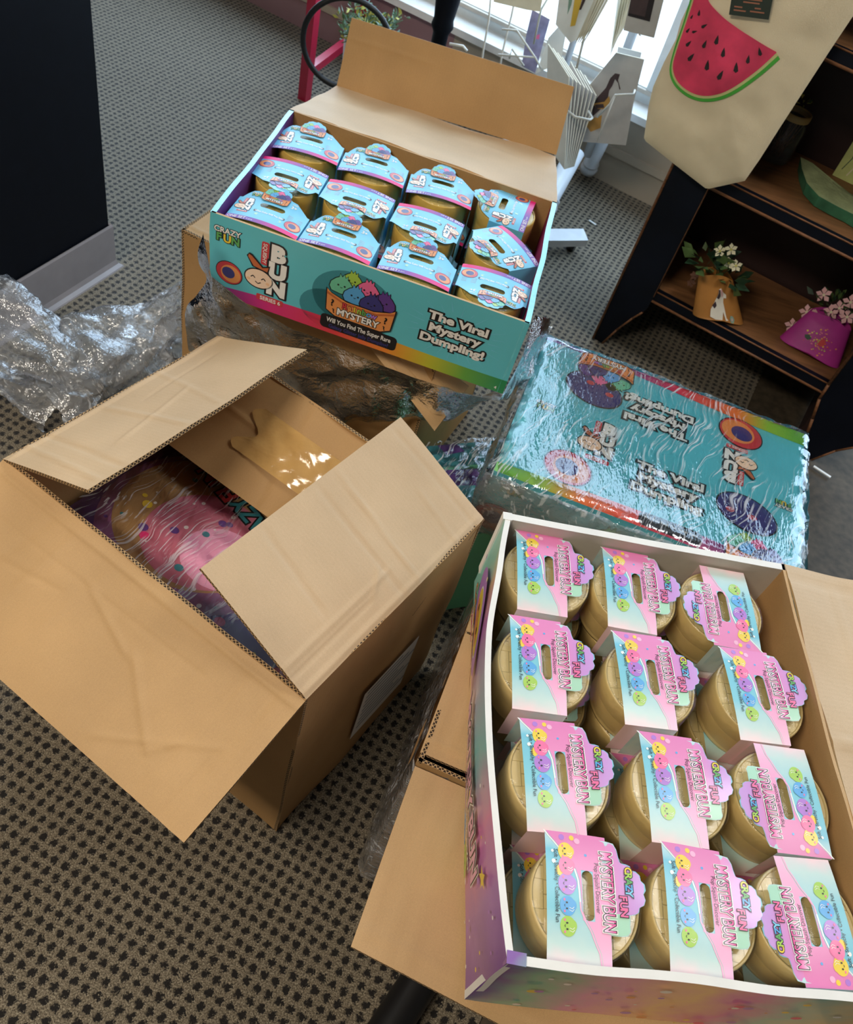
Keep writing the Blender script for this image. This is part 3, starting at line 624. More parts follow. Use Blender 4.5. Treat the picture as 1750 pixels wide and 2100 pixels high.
# ===== blue wrapped box and the wrapped box below =====
def wrapped_box():
    P0 = np.array([.083, 1.0, 0]); u = yawv(-3.4); v = yawv(86.); w, d, z0, z1 = .532, .398, .258, .409
    T = thing('wrapped_display_box', 'sealed turquoise dumpling display box wrapped tightly in shiny clear film', 'box', P0+u*w/2+v*d/2+Z*z0)
    a = P0; b = a+u*w; c_ = b+v*d; e = a+v*d; B = Z*z0; h = z1-z0
    mb = MB()
    for p, q_ in ((a, b), (b, c_), (c_, e), (e, a)): mb.poly([p+B, q_+B, q_+Z*z1, p+Z*z1], 'print_teal')
    mb.poly([a+Z*z1, b+Z*z1, c_+Z*z1, e+Z*z1], 'print_teal'); mb.poly([e+B, c_+B, b+B, a+B], 'print_teal')
    # top print
    A = Art(mb, a+Z*z1, u, v)
    A.poly([(0, 0), (w, 0), (w, .018)]+[(w*(1-i/20), .022+.012*math.sin(math.pi*(1-i/20))) for i in range(21)], 'top_stripe', 1)
    A.poly([(0, d), (0, d-.01)]+[(w*i/20, d-.022+.014*math.cos(math.pi*i/20)) for i in range(21)]+[(w, d)], 'top_stripe_far', 1)
    crazyfun(A, .045, .20, .018); bun_logo(A, .155, .165, .050); open_ring(A, .115, .07, .042, 2, -20)
    viral_text(A, .29, .115, .043, ('The Viral', 'Mystery', 'Dumpling'))
    A.ell(.12, .295, .058, .045, 'ink_black', 2, -15); A.ell(.12, .295, .055, .042, 'ink_navy', 3, -15); A.ell(.11, .31, .008, .006, 'ink_red', 4); A.ell(.15, .295, .008, .006, 'ink_red', 4)
    A.rrect(.25, .005, .36, .036, .01, 'ink_black', 3); A.text('Will You Find The Super Rare', .305, .026, .0085, 'ink_white', 2, .02, width=.095)
    rainbow_bowl(A, .45, .035, .05)
    A.tf = lambda x, y: (w-x, d-y)
    crazyfun(A, .035, .22, .016); bun_logo(A, .125, .165, .048); open_ring(A, .125, .07, .042, 2, -20)
    viral_text(A, .285, .115, .043, ('The Viral', 'Mystery', 'Dumpling!'))
    A.ell(.10, .275, .058, .042, 'ink_black', 2, -15); A.ell(.10, .275, .055, .039, 'ink_navy', 3, -15); A.ell(.09, .28, .009, .006, 'ink_red', 4); A.ell(.13, .28, .008, .006, 'ink_red', 4)
    rainbow_bowl(A, .40, .045, .055)
    # front print
    A = Art(mb, a+B, u, Z); crazyfun(A, .04, h-.025, .022); open_ring(A, .03, .045, .035, 2); dumpling(A, .22, h-.055, .03, 'ink_green', 2)
    mb.obj('printed_carton', T)
    mb = MB()   # film: loose skin around the box
    cc = a+u*w/2+v*d/2
    def top(s, r):
        x, y = (s-.5)*(w+.024), (r-.5)*(d+.02); p = cc+u*x+v*y+Z*(z1+.0045); e_ = max(abs(s-.5), abs(r-.5))*2
        rg = max(0, (e_-.86)/.14); q_ = nz3(p, 45, 1)*.006*rg+nz3(p, 16, 2)*.0035*(.15+rg)
        return p+q_*np.array([1, 1, .8])+Z*(-.012*rg**3+.0015)
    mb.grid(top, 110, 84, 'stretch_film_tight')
    def side(s, r):
        per = [(-.5, -.5), (.5, -.5), (.5, .5), (-.5, .5), (-.5, -.5)]; k = min(3, int(s*4)); t = s*4-k
        x = (per[k][0]*(1-t)+per[k+1][0]*t); y = (per[k][1]*(1-t)+per[k+1][1]*t)
        p = cc+u*x*(w+.022)+v*y*(d+.018)+Z*(z0+.004+(h-.004)*r); bul = .012*math.sin(math.pi*r)*(1+1.4*(k == 1))
        out = u*x+v*y; out = out/(np.linalg.norm(out)+1e-9)
        return p+out*max(-.006, bul*(.6+nz1(p, 9, 4)))+nz3(p, 40, 3)*.005
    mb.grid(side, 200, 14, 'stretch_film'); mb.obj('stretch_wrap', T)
def smat(name, lo, hi, axis):
    grad(name, [(0, (110, 176, 70)), (.12, (150, 190, 60)), (.25, (232, 130, 60)), (.5, (226, 70, 90)), (.72, (150, 60, 130)), (1, (90, 60, 140))], axis, lo, hi, .4, .35)
smat('top_stripe', -.26, .26, 0); smat('top_stripe_far', .26, -.2, 0)
wrapped_box()
def lower_wrapped():
    u = yawv(32); v = yawv(122); w, d, h = .40, .215, .252
    o = np.array([-.055, 1.152, 0])-v*d
    T = thing('wrapped_display_box', 'purple and mint display box in clear film beneath the turquoise box', 'box', o+u*w/2+v*d/2)
    mb = MB(); mb.box(o+u*w/2+v*d/2+Z*h/2, (w, d, h), 'ink_mint', R_(32)); A = Art(mb, o+Z*h, u, v)
    A.poly([(0, 0), (w, 0), (w, d*.35), (0, d*.6)], 'ink_teal', 0); A.poly([(0, d*.55), (w, d*.33), (w, d*.60), (0, d*.72)], 'ink_purple', 1); A.poly([(0, d*.75), (w, d*.7), (w, d), (0, d)], 'ink_deepteal', 1)
    A.poly([(.05, d*.88), (.09, d*.90), (.08, d), (.04, d)], 'ink_purple', 2); A.ell(.11, d*.66, .012, .008, 'ink_black', 3); A.ell(.155, d*.45, .02, .016, 'ink_orange', 3); A.text('SQUISHY', .165, d*.55, .014, 'ink_white', 3, .02, 'ink_black', .05, rot=40)
    mb.obj('printed_carton', T)
    mb = MB(); cc = o+u*w/2+v*d/2
    mb.grid(lambda s, r: cc+u*(s-.5)*(w+.012)+v*(r-.5)*(d+.012)+Z*(h+.005)+nz3(cc+u*s+v*r, 22, 5)*.004, 70, 50, 'stretch_film_tight')
    mb.obj('stretch_wrap', T)
lower_wrapped()

# ===== pink mystery bun display box =====
grad('box_art_long', [(0, (120, 70, 150)), (.12, (170, 120, 190)), (.25, (226, 140, 180)), (.4, (150, 206, 200)), (.55, (206, 200, 210)), (.7, (196, 120, 190)), (.8, (236, 190, 140)), (.9, (120, 200, 180)), (1, (130, 206, 196))], 1, -.26, .26, .38, .4, .05)
grad('box_art_short', [(0, (130, 84, 160)), (.12, (120, 190, 160)), (.3, (236, 150, 200)), (.5, (246, 200, 140)), (.65, (226, 120, 190)), (.8, (150, 206, 196)), (1, (246, 206, 140))], 0, -.19, .19, .38, .4, .07)
def star(A, x, y, r, mat, ly):
    A.poly([(x+r*(1 if i % 2 == 0 else .45)*math.cos(math.pi*i/5+.3), y+r*(1 if i % 2 == 0 else .45)*math.sin(math.pi*i/5+.3)) for i in range(10)], mat, ly)
def pink_box():
    yaw = 11.; u = yawv(yaw); v = yawv(yaw+90); w, d, z0, z1 = .385, .521, .446, .602; C0 = np.array([.195, .228, 0.])
    T = thing('display_box', 'open pastel mystery bun display box full of gold containers in the foreground', 'box', C0+u*w/2+v*d/2+Z*z0, R_(yaw))
    a = C0; b = C0+u*w; c_ = b+v*d; e = a+v*d; B = Z*z0; h = z1-z0
    # left side (art), bowed inwards in the middle
    mb = MB(); slab(mb, [e+B, a+B, a+B+Z*h, e+B+Z*h], .007, 'box_art_long', 'board_grey', 'board_white', nu=40, nv=8, warp=.002, seed=3, bow=.024)
    A = Art(mb, e+B, -v, Z, zf=lambda x, y: .024*math.sin(math.pi*x/d)*math.sin(math.pi*y/h*.5)+.0035)
    A.ell(.12, .085, .075, .05, 'ink_violet', 0, 0, 36); A.ell(.125, .088, .05, .033, 'ink_white', 1); A.ell(.125, .088, .047, .030, 'ink_yellow', 2); A.ell(.12, .08, .035, .018, 'ink_orange', 3)
    for x in (.105, .14): A.ell(x, .09, .004, .006, 'ink_black', 4)
    A.text('Collect Them All!', .115, .045, .022, 'ink_orange', 3, .03, 'ink_black', .06); A.text('Glitter', .09, .018, .016, 'ink_hotpink', 3, .03, 'ink_white', .06)
    A.text('MYSTERY BUN', .33, .085, .052, 'ink_lightpink', 3, .03, 'ink_black', .04, outline2='ink_white', ow2=.08, width=.2)
    A.text('Pop·Squish·Discover', .33, .052, .02, 'ink_white', 3, .01, 'ink_purple', .03, width=.17)
    for i, mt in enumerate(('ink_yellow', 'ink_pink', 'ink_violet', 'ink_blue', 'ink_lime')): dumpling(A, .245+i*.036, .022, .02, mt, 3+(i % 2)*2, outline=False)
    star(A, .44, .12, .012, 'ink_yellow', 3)
    for i in range(40): A.ell(random.uniform(.02, d-.01), random.uniform(.01, h-.01), *(2*[random.uniform(.0012, .004)]), random.choice(['ink_white', 'ink_white', 'ink_yellow', 'ink_violet']), 3, 0, 10)
    mb.obj('side_panel', T)
    mb = MB(); slab(mb, [a+B, b+B, b+B+Z*h, a+B+Z*h], .008, 'box_art_short', 'board_white', 'board_white', nu=24, nv=6, warp=.0015, seed=8)
    A = Art(mb, a+B, u, Z, zf=lambda x, y: .003)
    for i in range(34): A.ell(random.uniform(.02, w-.01), random.uniform(.01, h-.01), *(2*[random.uniform(.0015, .006)]), random.choice(['ink_white', 'ink_hotpink', 'ink_yellow', 'ink_violet', 'ink_orange']), 0, 0, 10)
    mb.obj('side_panel', T)
    mb = MB(); slab(mb, [c_+B, e+B, e+B+Z*h, c_+B+Z*h], .010, 'box_art_short', 'board_grey', 'board_white', nu=24, nv=6, warp=.001, seed=9); mb.box(e+u*.003-v*.005+Z*(z1-.06), (.012, .012, .121), 'board_white', R_(yaw)); mb.obj('side_panel', T)
    mb = MB(); slab(mb, [b+B, c_+B, c_+B+Z*h, b+B+Z*h], .004, 'box_art_long', 'kraft_board_deep', 'kraft_board', nu=24, nv=8, warp=.002, seed=10, flute='v'); mb.obj('side_panel', T)
    mb = MB(); mb.box(C0+u*w/2+v*d/2+Z*(z0+.003), (w-.014, d-.014, .004), 'board_grey', R_(yaw)); mb.obj('bottom_panel', T)
    # folded corner pieces
    mb = MB(); mb.box(a+u*.008+v*.005+Z*(z1-.005), (.018, .011, .012), 'box_art_short', R_(yaw-4)); mb.obj('corner_fold', T)
    mb = MB(); hb = b+Z*(z1-.0005); hc = c_+Z*(z1-.0005); q1 = hc+u*.37-Z*.02+v*.0; q0 = hb+u*.37-Z*.02
    slab(mb, [hb, q0, q1, hc], .004, 'kraft_board_pale', 'box_art_long', 'kraft_board', nu=60, nv=70, warp=.004, seed=14, flute='v', creases=[((.0, .27), (.35, .25), .003, .004), ((.07, .3), (.07, .5), .002, .003), ((0, .5), (.35, .5), -.002, .004)])
    mb.obj('lid', T)
pink_box()

# ===== containers =====
CR, CH = .0555, .0605
def container(nm, label, plast, wv, sleeve_fn, loc, rz, group, cat='toy container'):
    T = thing(nm, label, cat, loc, rz, group, local=True)
    mb = MB(); mb.lathe([(CR*.93, 0), (CR*.955, .004), (CR*.99, CH*.55), (CR*.99, CH*.56), (CR*.985, CH*.6)], plast, 56, cap0=True); mb.obj('base', T)
    mb = MB(); mb.lathe([(CR*.99, CH*.56), (CR*1.0, CH*.58), (CR*1.0, CH*.965), (CR*.985, CH), (CR*.955, CH), (CR*.94, CH*.965)], plast, 56)
    mb.lathe([(CR*.94, CH*.965), (CR*.6, CH*.972), (CR*.25, CH*.975), (.0005, CH*.976)], wv, 56); mb.obj('lid', T)
    sleeve_fn(T)
    mb = MB()
    prof = [(CR*1.012, .012), (CR*1.02, CH*.3), (CR*1.035, CH*.7), (CR*1.03, CH*1.0), (CR*.97, CH*1.06), (CR*.6, CH*1.035), (CR*.02, CH*1.03)]
    n = 72
    I = []
    for r, z in prof:
        ring = []
        for k in range(n):
            a = 2*math.pi*k/n; p = np.array([r*math.cos(a), r*math.sin(a), z]); dr = 1+.012*nz1(p, 60, 3)+.01*nz1(p, 130, 5); ring.append(mb.vert((p[0]*dr, p[1]*dr, z+.0012*nz1(p, 90, 6))))
        I.append(ring)
    for A_, B_ in zip(I, I[1:]):
        for k in range(n): mb.face((A_[k], A_[(k+1) % n], B_[(k+1) % n], B_[k]), 'shrink_film', True)
    mb.obj('shrink_wrap', T)
    return T
U0, V0, V1 = -.061, -.041, .022
M('card_inner', (176, 168, 160), .8)
def smooth_closed(pts, n=4):
    out = []; L = len(pts)
    for i in range(L):
        p0, p1, p2, p3 = [np.array(pts[(i+k-1) % L], float) for k in range(4)]
        if len(pts[i]) > 2 and pts[i][2]: out.append(tuple(p1[:2])); 
        for j in range(n):
            t = j/n; out.append(tuple((.5*((2*p1)+(-p0+p2)*t+(2*p0-5*p1+4*p2-p3)*t*t+(-p0+3*p1-3*p2+p3)*t**3))[:2]))
    return out
def sleeve_mesh(mb, zf, tab, bodymat, slot, vtop=V1, vbot=V0):
    """top sheet (outline with tab and slot), and the two end walls"""
    t = .0006
    # outline: bottom edge, right end, body top right, tab, body top left, left end
    def P(x, y, dz=0): return (x, y, zf(x, y)+dz)
    # top sheet by scanline strips in u so it follows the arch; slot cut out
    us = np.linspace(U0, -U0, 75)
    def ytop(x):
        ys = [vtop]
        for (x0, y0), (x1, y1) in zip(tab, tab[1:]):
            if (x0-x)*(x1-x) <= 0 and abs(x1-x0) > 1e-9: ys.append(y0+(y1-y0)*(x-x0)/(x1-x0))
        return max(ys)
    sx0, sx1, sy, sr = slot
    def slotr(x):
        if x <= sx0 or x >= sx1: return None
        if x < sx0+sr: h = math.sqrt(max(0, sr*sr-(sx0+sr-x)**2))
        elif x > sx1-sr: h = math.sqrt(max(0, sr*sr-(x-sx1+sr)**2))
        else: h = sr
        return (sy-h, sy+h)
    us = sorted(set(list(us)+[sx0+1e-5, sx1-1e-5]+[x for x, _ in tab]))
    def col(x, y0, y1, n=6): return [P(x, y0+(y1-y0)*j/n) for j in range(n+1)]
    for xa, xb in zip(us, us[1:]):
        if xb-xa < 1e-7: continue
        ya, yb = ytop(xa+1e-6), ytop(xb-1e-6); sa, sb = slotr(xa), slotr(xb)
        segs = []
        if sa and sb: segs = [((vbot, sa[0]), (vbot, sb[0])), ((sa[1], ya), (sb[1], yb))]
        else: segs = [((vbot, ya), (vbot, yb))]
        for (a0, a1), (b0, b1) in segs:
            A_ = col(xa, a0, a1); B_ = col(xb, b0, b1)
            ia = [mb.vert(p) for p in A_]; ib = [mb.vert(p) for p in B_]
            for j in range(6): mb.face((ia[j], ib[j], ib[j+1], ia[j+1]), bodymat, True)
    for sx_ in (U0, -U0):
        d = -1 if sx_ < 0 else 1
        q = [(sx_, vbot, zf(sx_, vbot)), (sx_, vtop, zf(sx_, vtop)), (sx_+d*.0005, vtop, .004), (sx_+d*.0005, vbot, .004)]
        mb.poly(q if d < 0 else q[::-1], bodymat)
TABP = [(-.0575, .022), (-.056, .030), (-.050, .033), (-.043, .034), (-.037, .0355), (-.0365, .041), (-.035, .045), (-.031, .046), (-.0305, .050), (-.027, .054), (-.022, .0545), (-.019, .058), (-.013, .0585), (-.0095, .056), (-.004, .0575), (.001, .0555), (.0035, .051), (.008, .050), (.0105, .046), (.0115, .041), (.017, .041), (.021, .0405), (.026, .041), (.030, .038), (.031, .032), (.029, .025), (.0295, .022)]
def pink_sleeve(T):
    zf = lambda x, y: CH+.0042+.0035*(1-(x/.061)**2)+max(0, y-.022)*.10
    mb = MB(); sleeve_mesh(mb, zf, TABP, 'swirl_sheet', (-.025, .021, .0005, .0055))
    A = Art(mb, (0, 0, 0), (1, 0, 0), (0, 1, 0), zf=zf, scale=1); A.LAY = .00012; A.h0 = .00015
    # pink field, in strips so it follows the arch and leaves the slot open
    bx = [-.061, -.055, -.05, -.04, -.03, -.025, -.015, -.005, .005, .012, .021, .03, .04, .048, .061]; by = [-.041, -.036, -.031, -.022, -.0145, -.0105, -.0075, -.0068, -.0062, -.0058, -.002, .004, .008, .012, .014]
    for i in range(len(bx)-1):
        x0, x1 = bx[i], bx[i+1]; n = 4
        for k in range(n):
            a = x0+(x1-x0)*k/n; b = x0+(x1-x0)*(k+1)/n; ya = by[i]+(by[i+1]-by[i])*k/n; yb = by[i]+(by[i+1]-by[i])*(k+1)/n
            if -.0251 < a and b < .0211:
                A.poly([(a, ya), (b, yb), (b, -.0055), (a, -.0055)], 'pink_sheet', 0); A.poly([(a, .0065), (b, .0065), (b, .0218), (a, .0218)], 'pink_sheet', 0)
            else: A.poly([(a, ya), (b, yb), (b, .0218), (a, .0218)], 'pink_sheet', 0)
            A.poly([(a, ya-.0024), (b, yb-.0024), (b, yb-.0008), (a, ya-.0008)], 'ink_lightpink' if i > 7 else 'ink_white', 1)
    tb = TABP; cx_, cy_ = -.013, .030
    sh = [(x*.985, min(y, .0575)) for x, y in tb]
    us = np.linspace(-.057, .0305, 60)
    def yt(x):
        ys = []
        for (x0, y0), (x1, y1) in zip(sh, sh[1:]):
            if (x0-x)*(x1-x) <= 0 and abs(x1-x0) > 1e-9: ys.append(y0+(y1-y0)*(x-x0)/(x1-x0))
        return max(ys)-.0005 if ys else .0225
    for a, b in zip(us, us[1:]):
        if a > .0112: A.poly([(a, .0215), (b, .0215), (b, yt(b)), (a, yt(a))], 'ink_palegreen', 0)
        else: A.poly([(a, .0215), (b, .0215), (b, yt(b)), (a, yt(a))], 'tab_violet', 0)
    A.text('MYSTERY BUN', -.0085, .0210, .0165, 'pink_letters', 5, .010, 'ink_black', .055, width=.074, outline2='ink_white', ow2=.11)
    A.text('Pop·Squish·Discover', -.010, .0105, .0062, 'ink_black', 2, .0, width=.047)
    for i, (ch, mt) in enumerate(zip('CRAZY', ['ink_yellow', 'ink_lime', 'ink_green', 'ink_blue', 'ink_skyblue'])): A.text(ch, -.030+i*.0054, .0425-i*.0002, .0098, mt, 6, .03, 'ink_black', .07)
    for i, ch in enumerate('FUN'): A.text(ch, -.003+i*.0066, .0355, .0102, 'ink_pink', 6, .03, 'ink_black', .07)
    A.ell(-.022, -.026, .0055, .0055, 'ink_yellow', 2, 0, 16); A.ell(-.055, -.024, .003, .003, 'ink_violet', 2, 0, 12); A.ell(-.03, -.033, .0022, .0022, 'ink_white', 2, 0, 12); A.ell(-.04, -.034, .0015, .0015, 'ink_white', 2, 0, 12)
    A.ell(-.0555, -.0135, .0026, .0025, 'ink_yellow', 2, 0, 14); A.ell(-.053, -.008, .003, .003, 'ink_lightpink', 2, 0, 14); A.ell(-.040, .0, .0014, .0014, 'ink_blue', 2, 0, 10)
    A.text('Soft • Stretchy • Collectible Fun', -.008, -.0305, .0058, 'ink_black', 4, .008, width=.068)
    for i, (x, mt) in enumerate(zip((-.041, -.027, -.010, .010, .028), ('ink_yellow', 'ink_pink', 'ink_violet', 'ink_blue', 'ink_lime'))):
        r = .0090 if i != 2 else .0102; y = -.0205
        A.ell(x, y, r, r*.86, mt, 3+(i % 2), 0, 22); A.ell(x-.001, y+r*.55, r*.55, r*.42, mt, 3+(i % 2), 0, 16)
        for k in (-.3, .3): A.ell(x+k*r, y-.1*r, .1*r, .13*r, 'ink_black', 5, 0, 8)
        for k in (-.58, .58): A.ell(x+k*r, y-.35*r, .14*r, .1*r, 'ink_pink', 5, 0, 8)
        A.line([(x-.12*r, y-.28*r), (x, y-.38*r), (x+.12*r, y-.28*r)], .06*r, 'ink_black', 5)
        for k in (.15, .4): A.line([(x+k*r, y+.15*r), (x+(k+.12)*r, y+.5*r), (x+(k-.1)*r, y+.7*r)], .05*r, 'ink_white', 5)
    mb.obj('card_sleeve', T)
TABV = [(x, .022+(y-.022)*1.08) for x, y in [(-.056, .022), (-.052, .030), (-.047, .037), (-.043, .041), (-.036, .0425), (-.028, .041), (-.0255, .044), (-.0235, .052), (-.019, .055), (-.017, .060), (-.010, .0635), (-.004, .0625), (0, .065), (.006, .063), (.010, .0595), (.015, .058), (.0185, .052), (.018, .045), (.023, .042), (.033, .0405), (.037, .037), (.045, .031), (.057, .022)]]
def viral_sleeve(T):
    zf = lambda x, y: CH+.003+.007*(1-(x/.061)**2)+max(0, y-.018)*.10
    mb = MB(); sleeve_mesh(mb, zf, TABV, 'print_sky', (-.021, .022, .0095, .0062), vbot=-.045)
    A = Art(mb, (0, 0, 0), (1, 0, 0), (0, 1, 0), zf=zf); A.LAY = .00012; A.h0 = .00015
    n = 40
    for k in range(n):
        a = U0+.122*k/n; b = U0+.122*(k+1)/n; A.poly([(a, -.045), (b, -.045), (b, -.0345), (a, -.0345)], 'ribbon_band', 0)
    A.text('ONE SET', -.043, -.0398, .0095, 'ink_white', 0, .01, width=.031); A.text('6 pcs', -.021, -.040, .005, 'ink_white', 0, .0)
    bun_logo(A, -.043, .000, .0205, 1); crazyfun(A, -.036, .034, .0085, 1)
    open_ring(A, .045, -.019, .0135, 1, -20)
    A.rrect(-.025, -.014, .029, -.0075, .003, 'ink_black', 1); A.text('What Color Will You Get?', .002, -.0107, .0062, 'ink_white', 0, .03, width=.049)
    A.rrect(-.02, -.023, .026, -.017, .0025, 'ink_palegreen', 1)
    for i in range(4): A.line([(.030, .006-i*.004), (.055, .004-i*.004)], .0012, 'ink_grey', 1)
    A.text('3+', .031, .029, .0095, 'ink_white', 1, .03); A.text('AGES', .031, .0365, .004, 'ink_white', 1, .02)
    rainbow_bowl(A, -.003, .040, .0235, 1)
    mb.obj('card_sleeve', T)
def off(c, rz, k=.0095): v = yawv(rz+90); return np.array([c[0], c[1], 0])+v*k
PK = {'11': ((.145, .664), -79), '12': ((.263, .684), -80), '13': ((.394, .709), 101), '21': ((.170, .538), -78), '22': ((.296, .565), -77), '23': ((.429, .594), -77), '31': ((.208, .415), -76), '32': ((.337, .445), -78.5), '33': ((.470, .478), 102), '41': ((.251, .298), -80), '42': ((.368, .324), -82), '43': ((.493, .352), 104)}
rown = {'1': 'far row', '2': 'second row from far end', '3': 'third row from far end', '4': 'near row'}
coln = {'1': 'left', '2': 'middle', '3': 'right'}
first = None
ZB = .4515
for k, (c, rz) in PK.items():
    p = off(np.array(c)*1.02, rz)+yawv(11)*{'11': .011, '12': .004, '13': .004, '21': .002}.get(k, 0)+yawv(101)*(.006 if k[0] == '4' else 0); p[2] = ZB+.0685
    if k in ('41', '42', '43'): pass
    lab = 'gold bun container in pastel box, %s column, %s' % (coln[k[1]], rown[k[0]])
    if first is None: first = container('mystery_bun_container', lab, 'gold_plastic', 'gold_weave', pink_sleeve, p, R_(rz), 'gold bun containers in the upper layer of the pastel box')
    else: dup(first, p, R_(rz), lab)
lower = None
for k, (c, rz) in PK.items():
    p = off(c, rz); i, j = int(k[0]), int(k[1])
    q = np.array([.195, .228, 0])+yawv(11)*(.071+.122*(j-1))+yawv(101)*(.516-.0752-.1222*(i-1)); p = q.copy(); p[2] = ZB
    lab = 'gold bun container of the lower layer, glimpsed between the upper ones of the pastel box'
    dd = dup(first, p, R_(-79), lab, 'gold bun containers in the lower layer of the pastel box')
VK = {'A1': ((-.424, 1.458), 6), 'A2': ((-.293, 1.457), 5), 'A3': ((-.164, 1.460), 6), 'B1': ((-.420, 1.348), 183), 'B2': ((-.290, 1.345), 181), 'B3': ((-.160, 1.342), 180), 'C1': ((-.406, 1.206), 0), 'C2': ((-.277, 1.204), 0), 'C3': ((-.142, 1.204), 1), 'C4': ((-.014, 1.226), 181)}
vr = {'A': 'far row under lid', 'B': 'middle row', 'C': 'near row'}
vc = {'1': 'leftmost', '2': 'second from left', '3': 'third from left', '4': 'rightmost'}
first = None
for k, (c, rz) in list(VK.items())+[('A4', ((-.034, 1.478), 88)), ('B4', ((-.022, 1.344), 135))]:
    p = off(np.array(c)*1.0, rz, .0095 if k not in ('A4', 'B4') else .004)+np.array([.004 if k[1] == '1' else 0, 0, 0])
    p[2] = .4595+.0685
    flip = ''
    lab = 'gold container with blue rainbow sleeve, %s in the %s%s' % (vc[k[1]], vr[k[0]], flip)
    if first is None: first = container('dumpling_container', lab, 'gold_bright', 'gold_weave_bright', viral_sleeve, p, R_(rz), 'blue-sleeved containers in the teal display box')
    else: dup(first, p, R_(rz), lab)
for i in range(3):
    for j in range(4):
        q = np.array([-.477, 1.150, 0])+yawv(-1.2)*(.078+.1265*j)+yawv(91.8)*(.070+.126*i); q[2] = .4595
        dup(first, q, 0., 'gold container of the lower layer, hidden below the blue-sleeved ones', 'gold containers in the lower layer of the teal box')

# ===== loose clear film =====
def film_pile():
    mb = MB()
    paths = [([(-40, 610, .16), (60, 690, .12), (130, 740, .10), (200, 800, .05)], .05), ([(120, 745, .06), (190, 720, .08), (270, 690, .10), (340, 650, .13), (385, 640, .15)], .065),
             ([(330, 690, .05), (260, 740, .06), (180, 800, .05), (110, 840, .03)], .055), ([(-60, 760, .05), (20, 790, .03), (90, 820, .03), (130, 850, .02)], .04), ([(420, 590, .28), (400, 650, .2), (370, 700, .1), (340, 740, .05)], .04)]
    for k, (pp, r) in enumerate(paths):
        pts = [at(x, y, z) for x, y, z in pp]; n = 44; m_ = 34
        def cen(s):
            t = s*(len(pts)-1); i = min(len(pts)-2, int(t)); return pts[i]*(1-(t-i))+pts[i+1]*(t-i)
        def fn(s, q_):
            c = cen(s); t = cen(min(1, s+.02))-cen(max(0, s-.02)); t /= np.linalg.norm(t); a = np.cross(t, Z); a /= np.linalg.norm(a); b = np.cross(a, t)
            th = math.pi*(-.1+q_*1.2); rr = r*(1+.25*math.sin(5*s+k))*(1+.5*nz1(c+(a*math.cos(th)+b*math.sin(th))*.2, 8, k*3))
            p = c+a*rr*math.cos(th)*1.25+b*rr*math.sin(th)*.8+nz3(c+a*math.cos(th)*.1+b*math.sin(th)*.1, 16, k)*.016+nz3(c+a*math.cos(th)*.1+b*math.sin(th)*.1, 45, k)*.005
            p[2] = max(.004+.002*math.sin(90*q_+40*s), p[2]); return p
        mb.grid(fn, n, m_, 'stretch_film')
    o = mb.obj('stretch_film', None, tuple(at(200, 760, 0))); tag(o, 'crumpled heap of clear stretch film on carpet beside the black counter', 'plastic film')
film_pile()
def film_drape():
    # peeled film hanging below the teal box, from its left corner to its right corner
    top = [(424, 470, .59), (440, 560, .565), (520, 620, .53), (600, 665, .50), (700, 700, .475), (820, 755, .465), (940, 800, .46), (1026, 812, .452), (1075, 720, .50), (1100, 640, .53)]
    mid = [(410, 590, .45), (450, 640, .42), (530, 680, .40), (610, 725, .38), (700, 775, .37), (820, 815, .37), (930, 835, .38), (1040, 800, .40), (1095, 740, .45), (1125, 650, .48)]
    bot = [(385, 700, .28), (450, 740, .26), (540, 775, .25), (620, 825, .24), (710, 855, .24), (790, 850, .27), (880, 830, .31), (1050, 805, .36), (1105, 770, .41), (1140, 660, .45)]
    def cat(L, s):
        t = s*(len(L)-1); i = min(len(L)-2, int(t)); f = t-i; f = f*f*(3-2*f)*.4+f*.6; a = np.array(L[i], float)*(1-f)+np.array(L[i+1], float)*f; return a
    T3 = [[at(*cat(L, i/80)) if False else at(cat(L, i/80)[0], cat(L, i/80)[1], cat(L, i/80)[2]) for i in range(81)] for L in (top, mid, bot)]
    mb = MB()
    def fn(s, r):
        i = s*80; k = min(79, int(i)); f = i-k
        a, b, c = [T3[j][k]*(1-f)+T3[j][k+1]*f for j in range(3)]
        p = a*(1-r)**2+2*b*r*(1-r)*1.0+c*r*r
        e = min(1, r*4+.15)
        return p+nz3(p, 11, 2)*.024*e+nz3(p*np.array([1, 1, .4]), 34, 3)*.007*e+np.array([0, -.5, .8])*.005*math.sin(40*s+10*r+4*nz1(p, 8, 1))*e+np.array([0, -.012, 0])
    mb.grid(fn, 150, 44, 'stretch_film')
    o = mb.obj('stretch_film', None, (-.2, 1.15, 0)); tag(o, 'torn clear film peeled down below the front of the teal display box', 'plastic film')
film_drape()

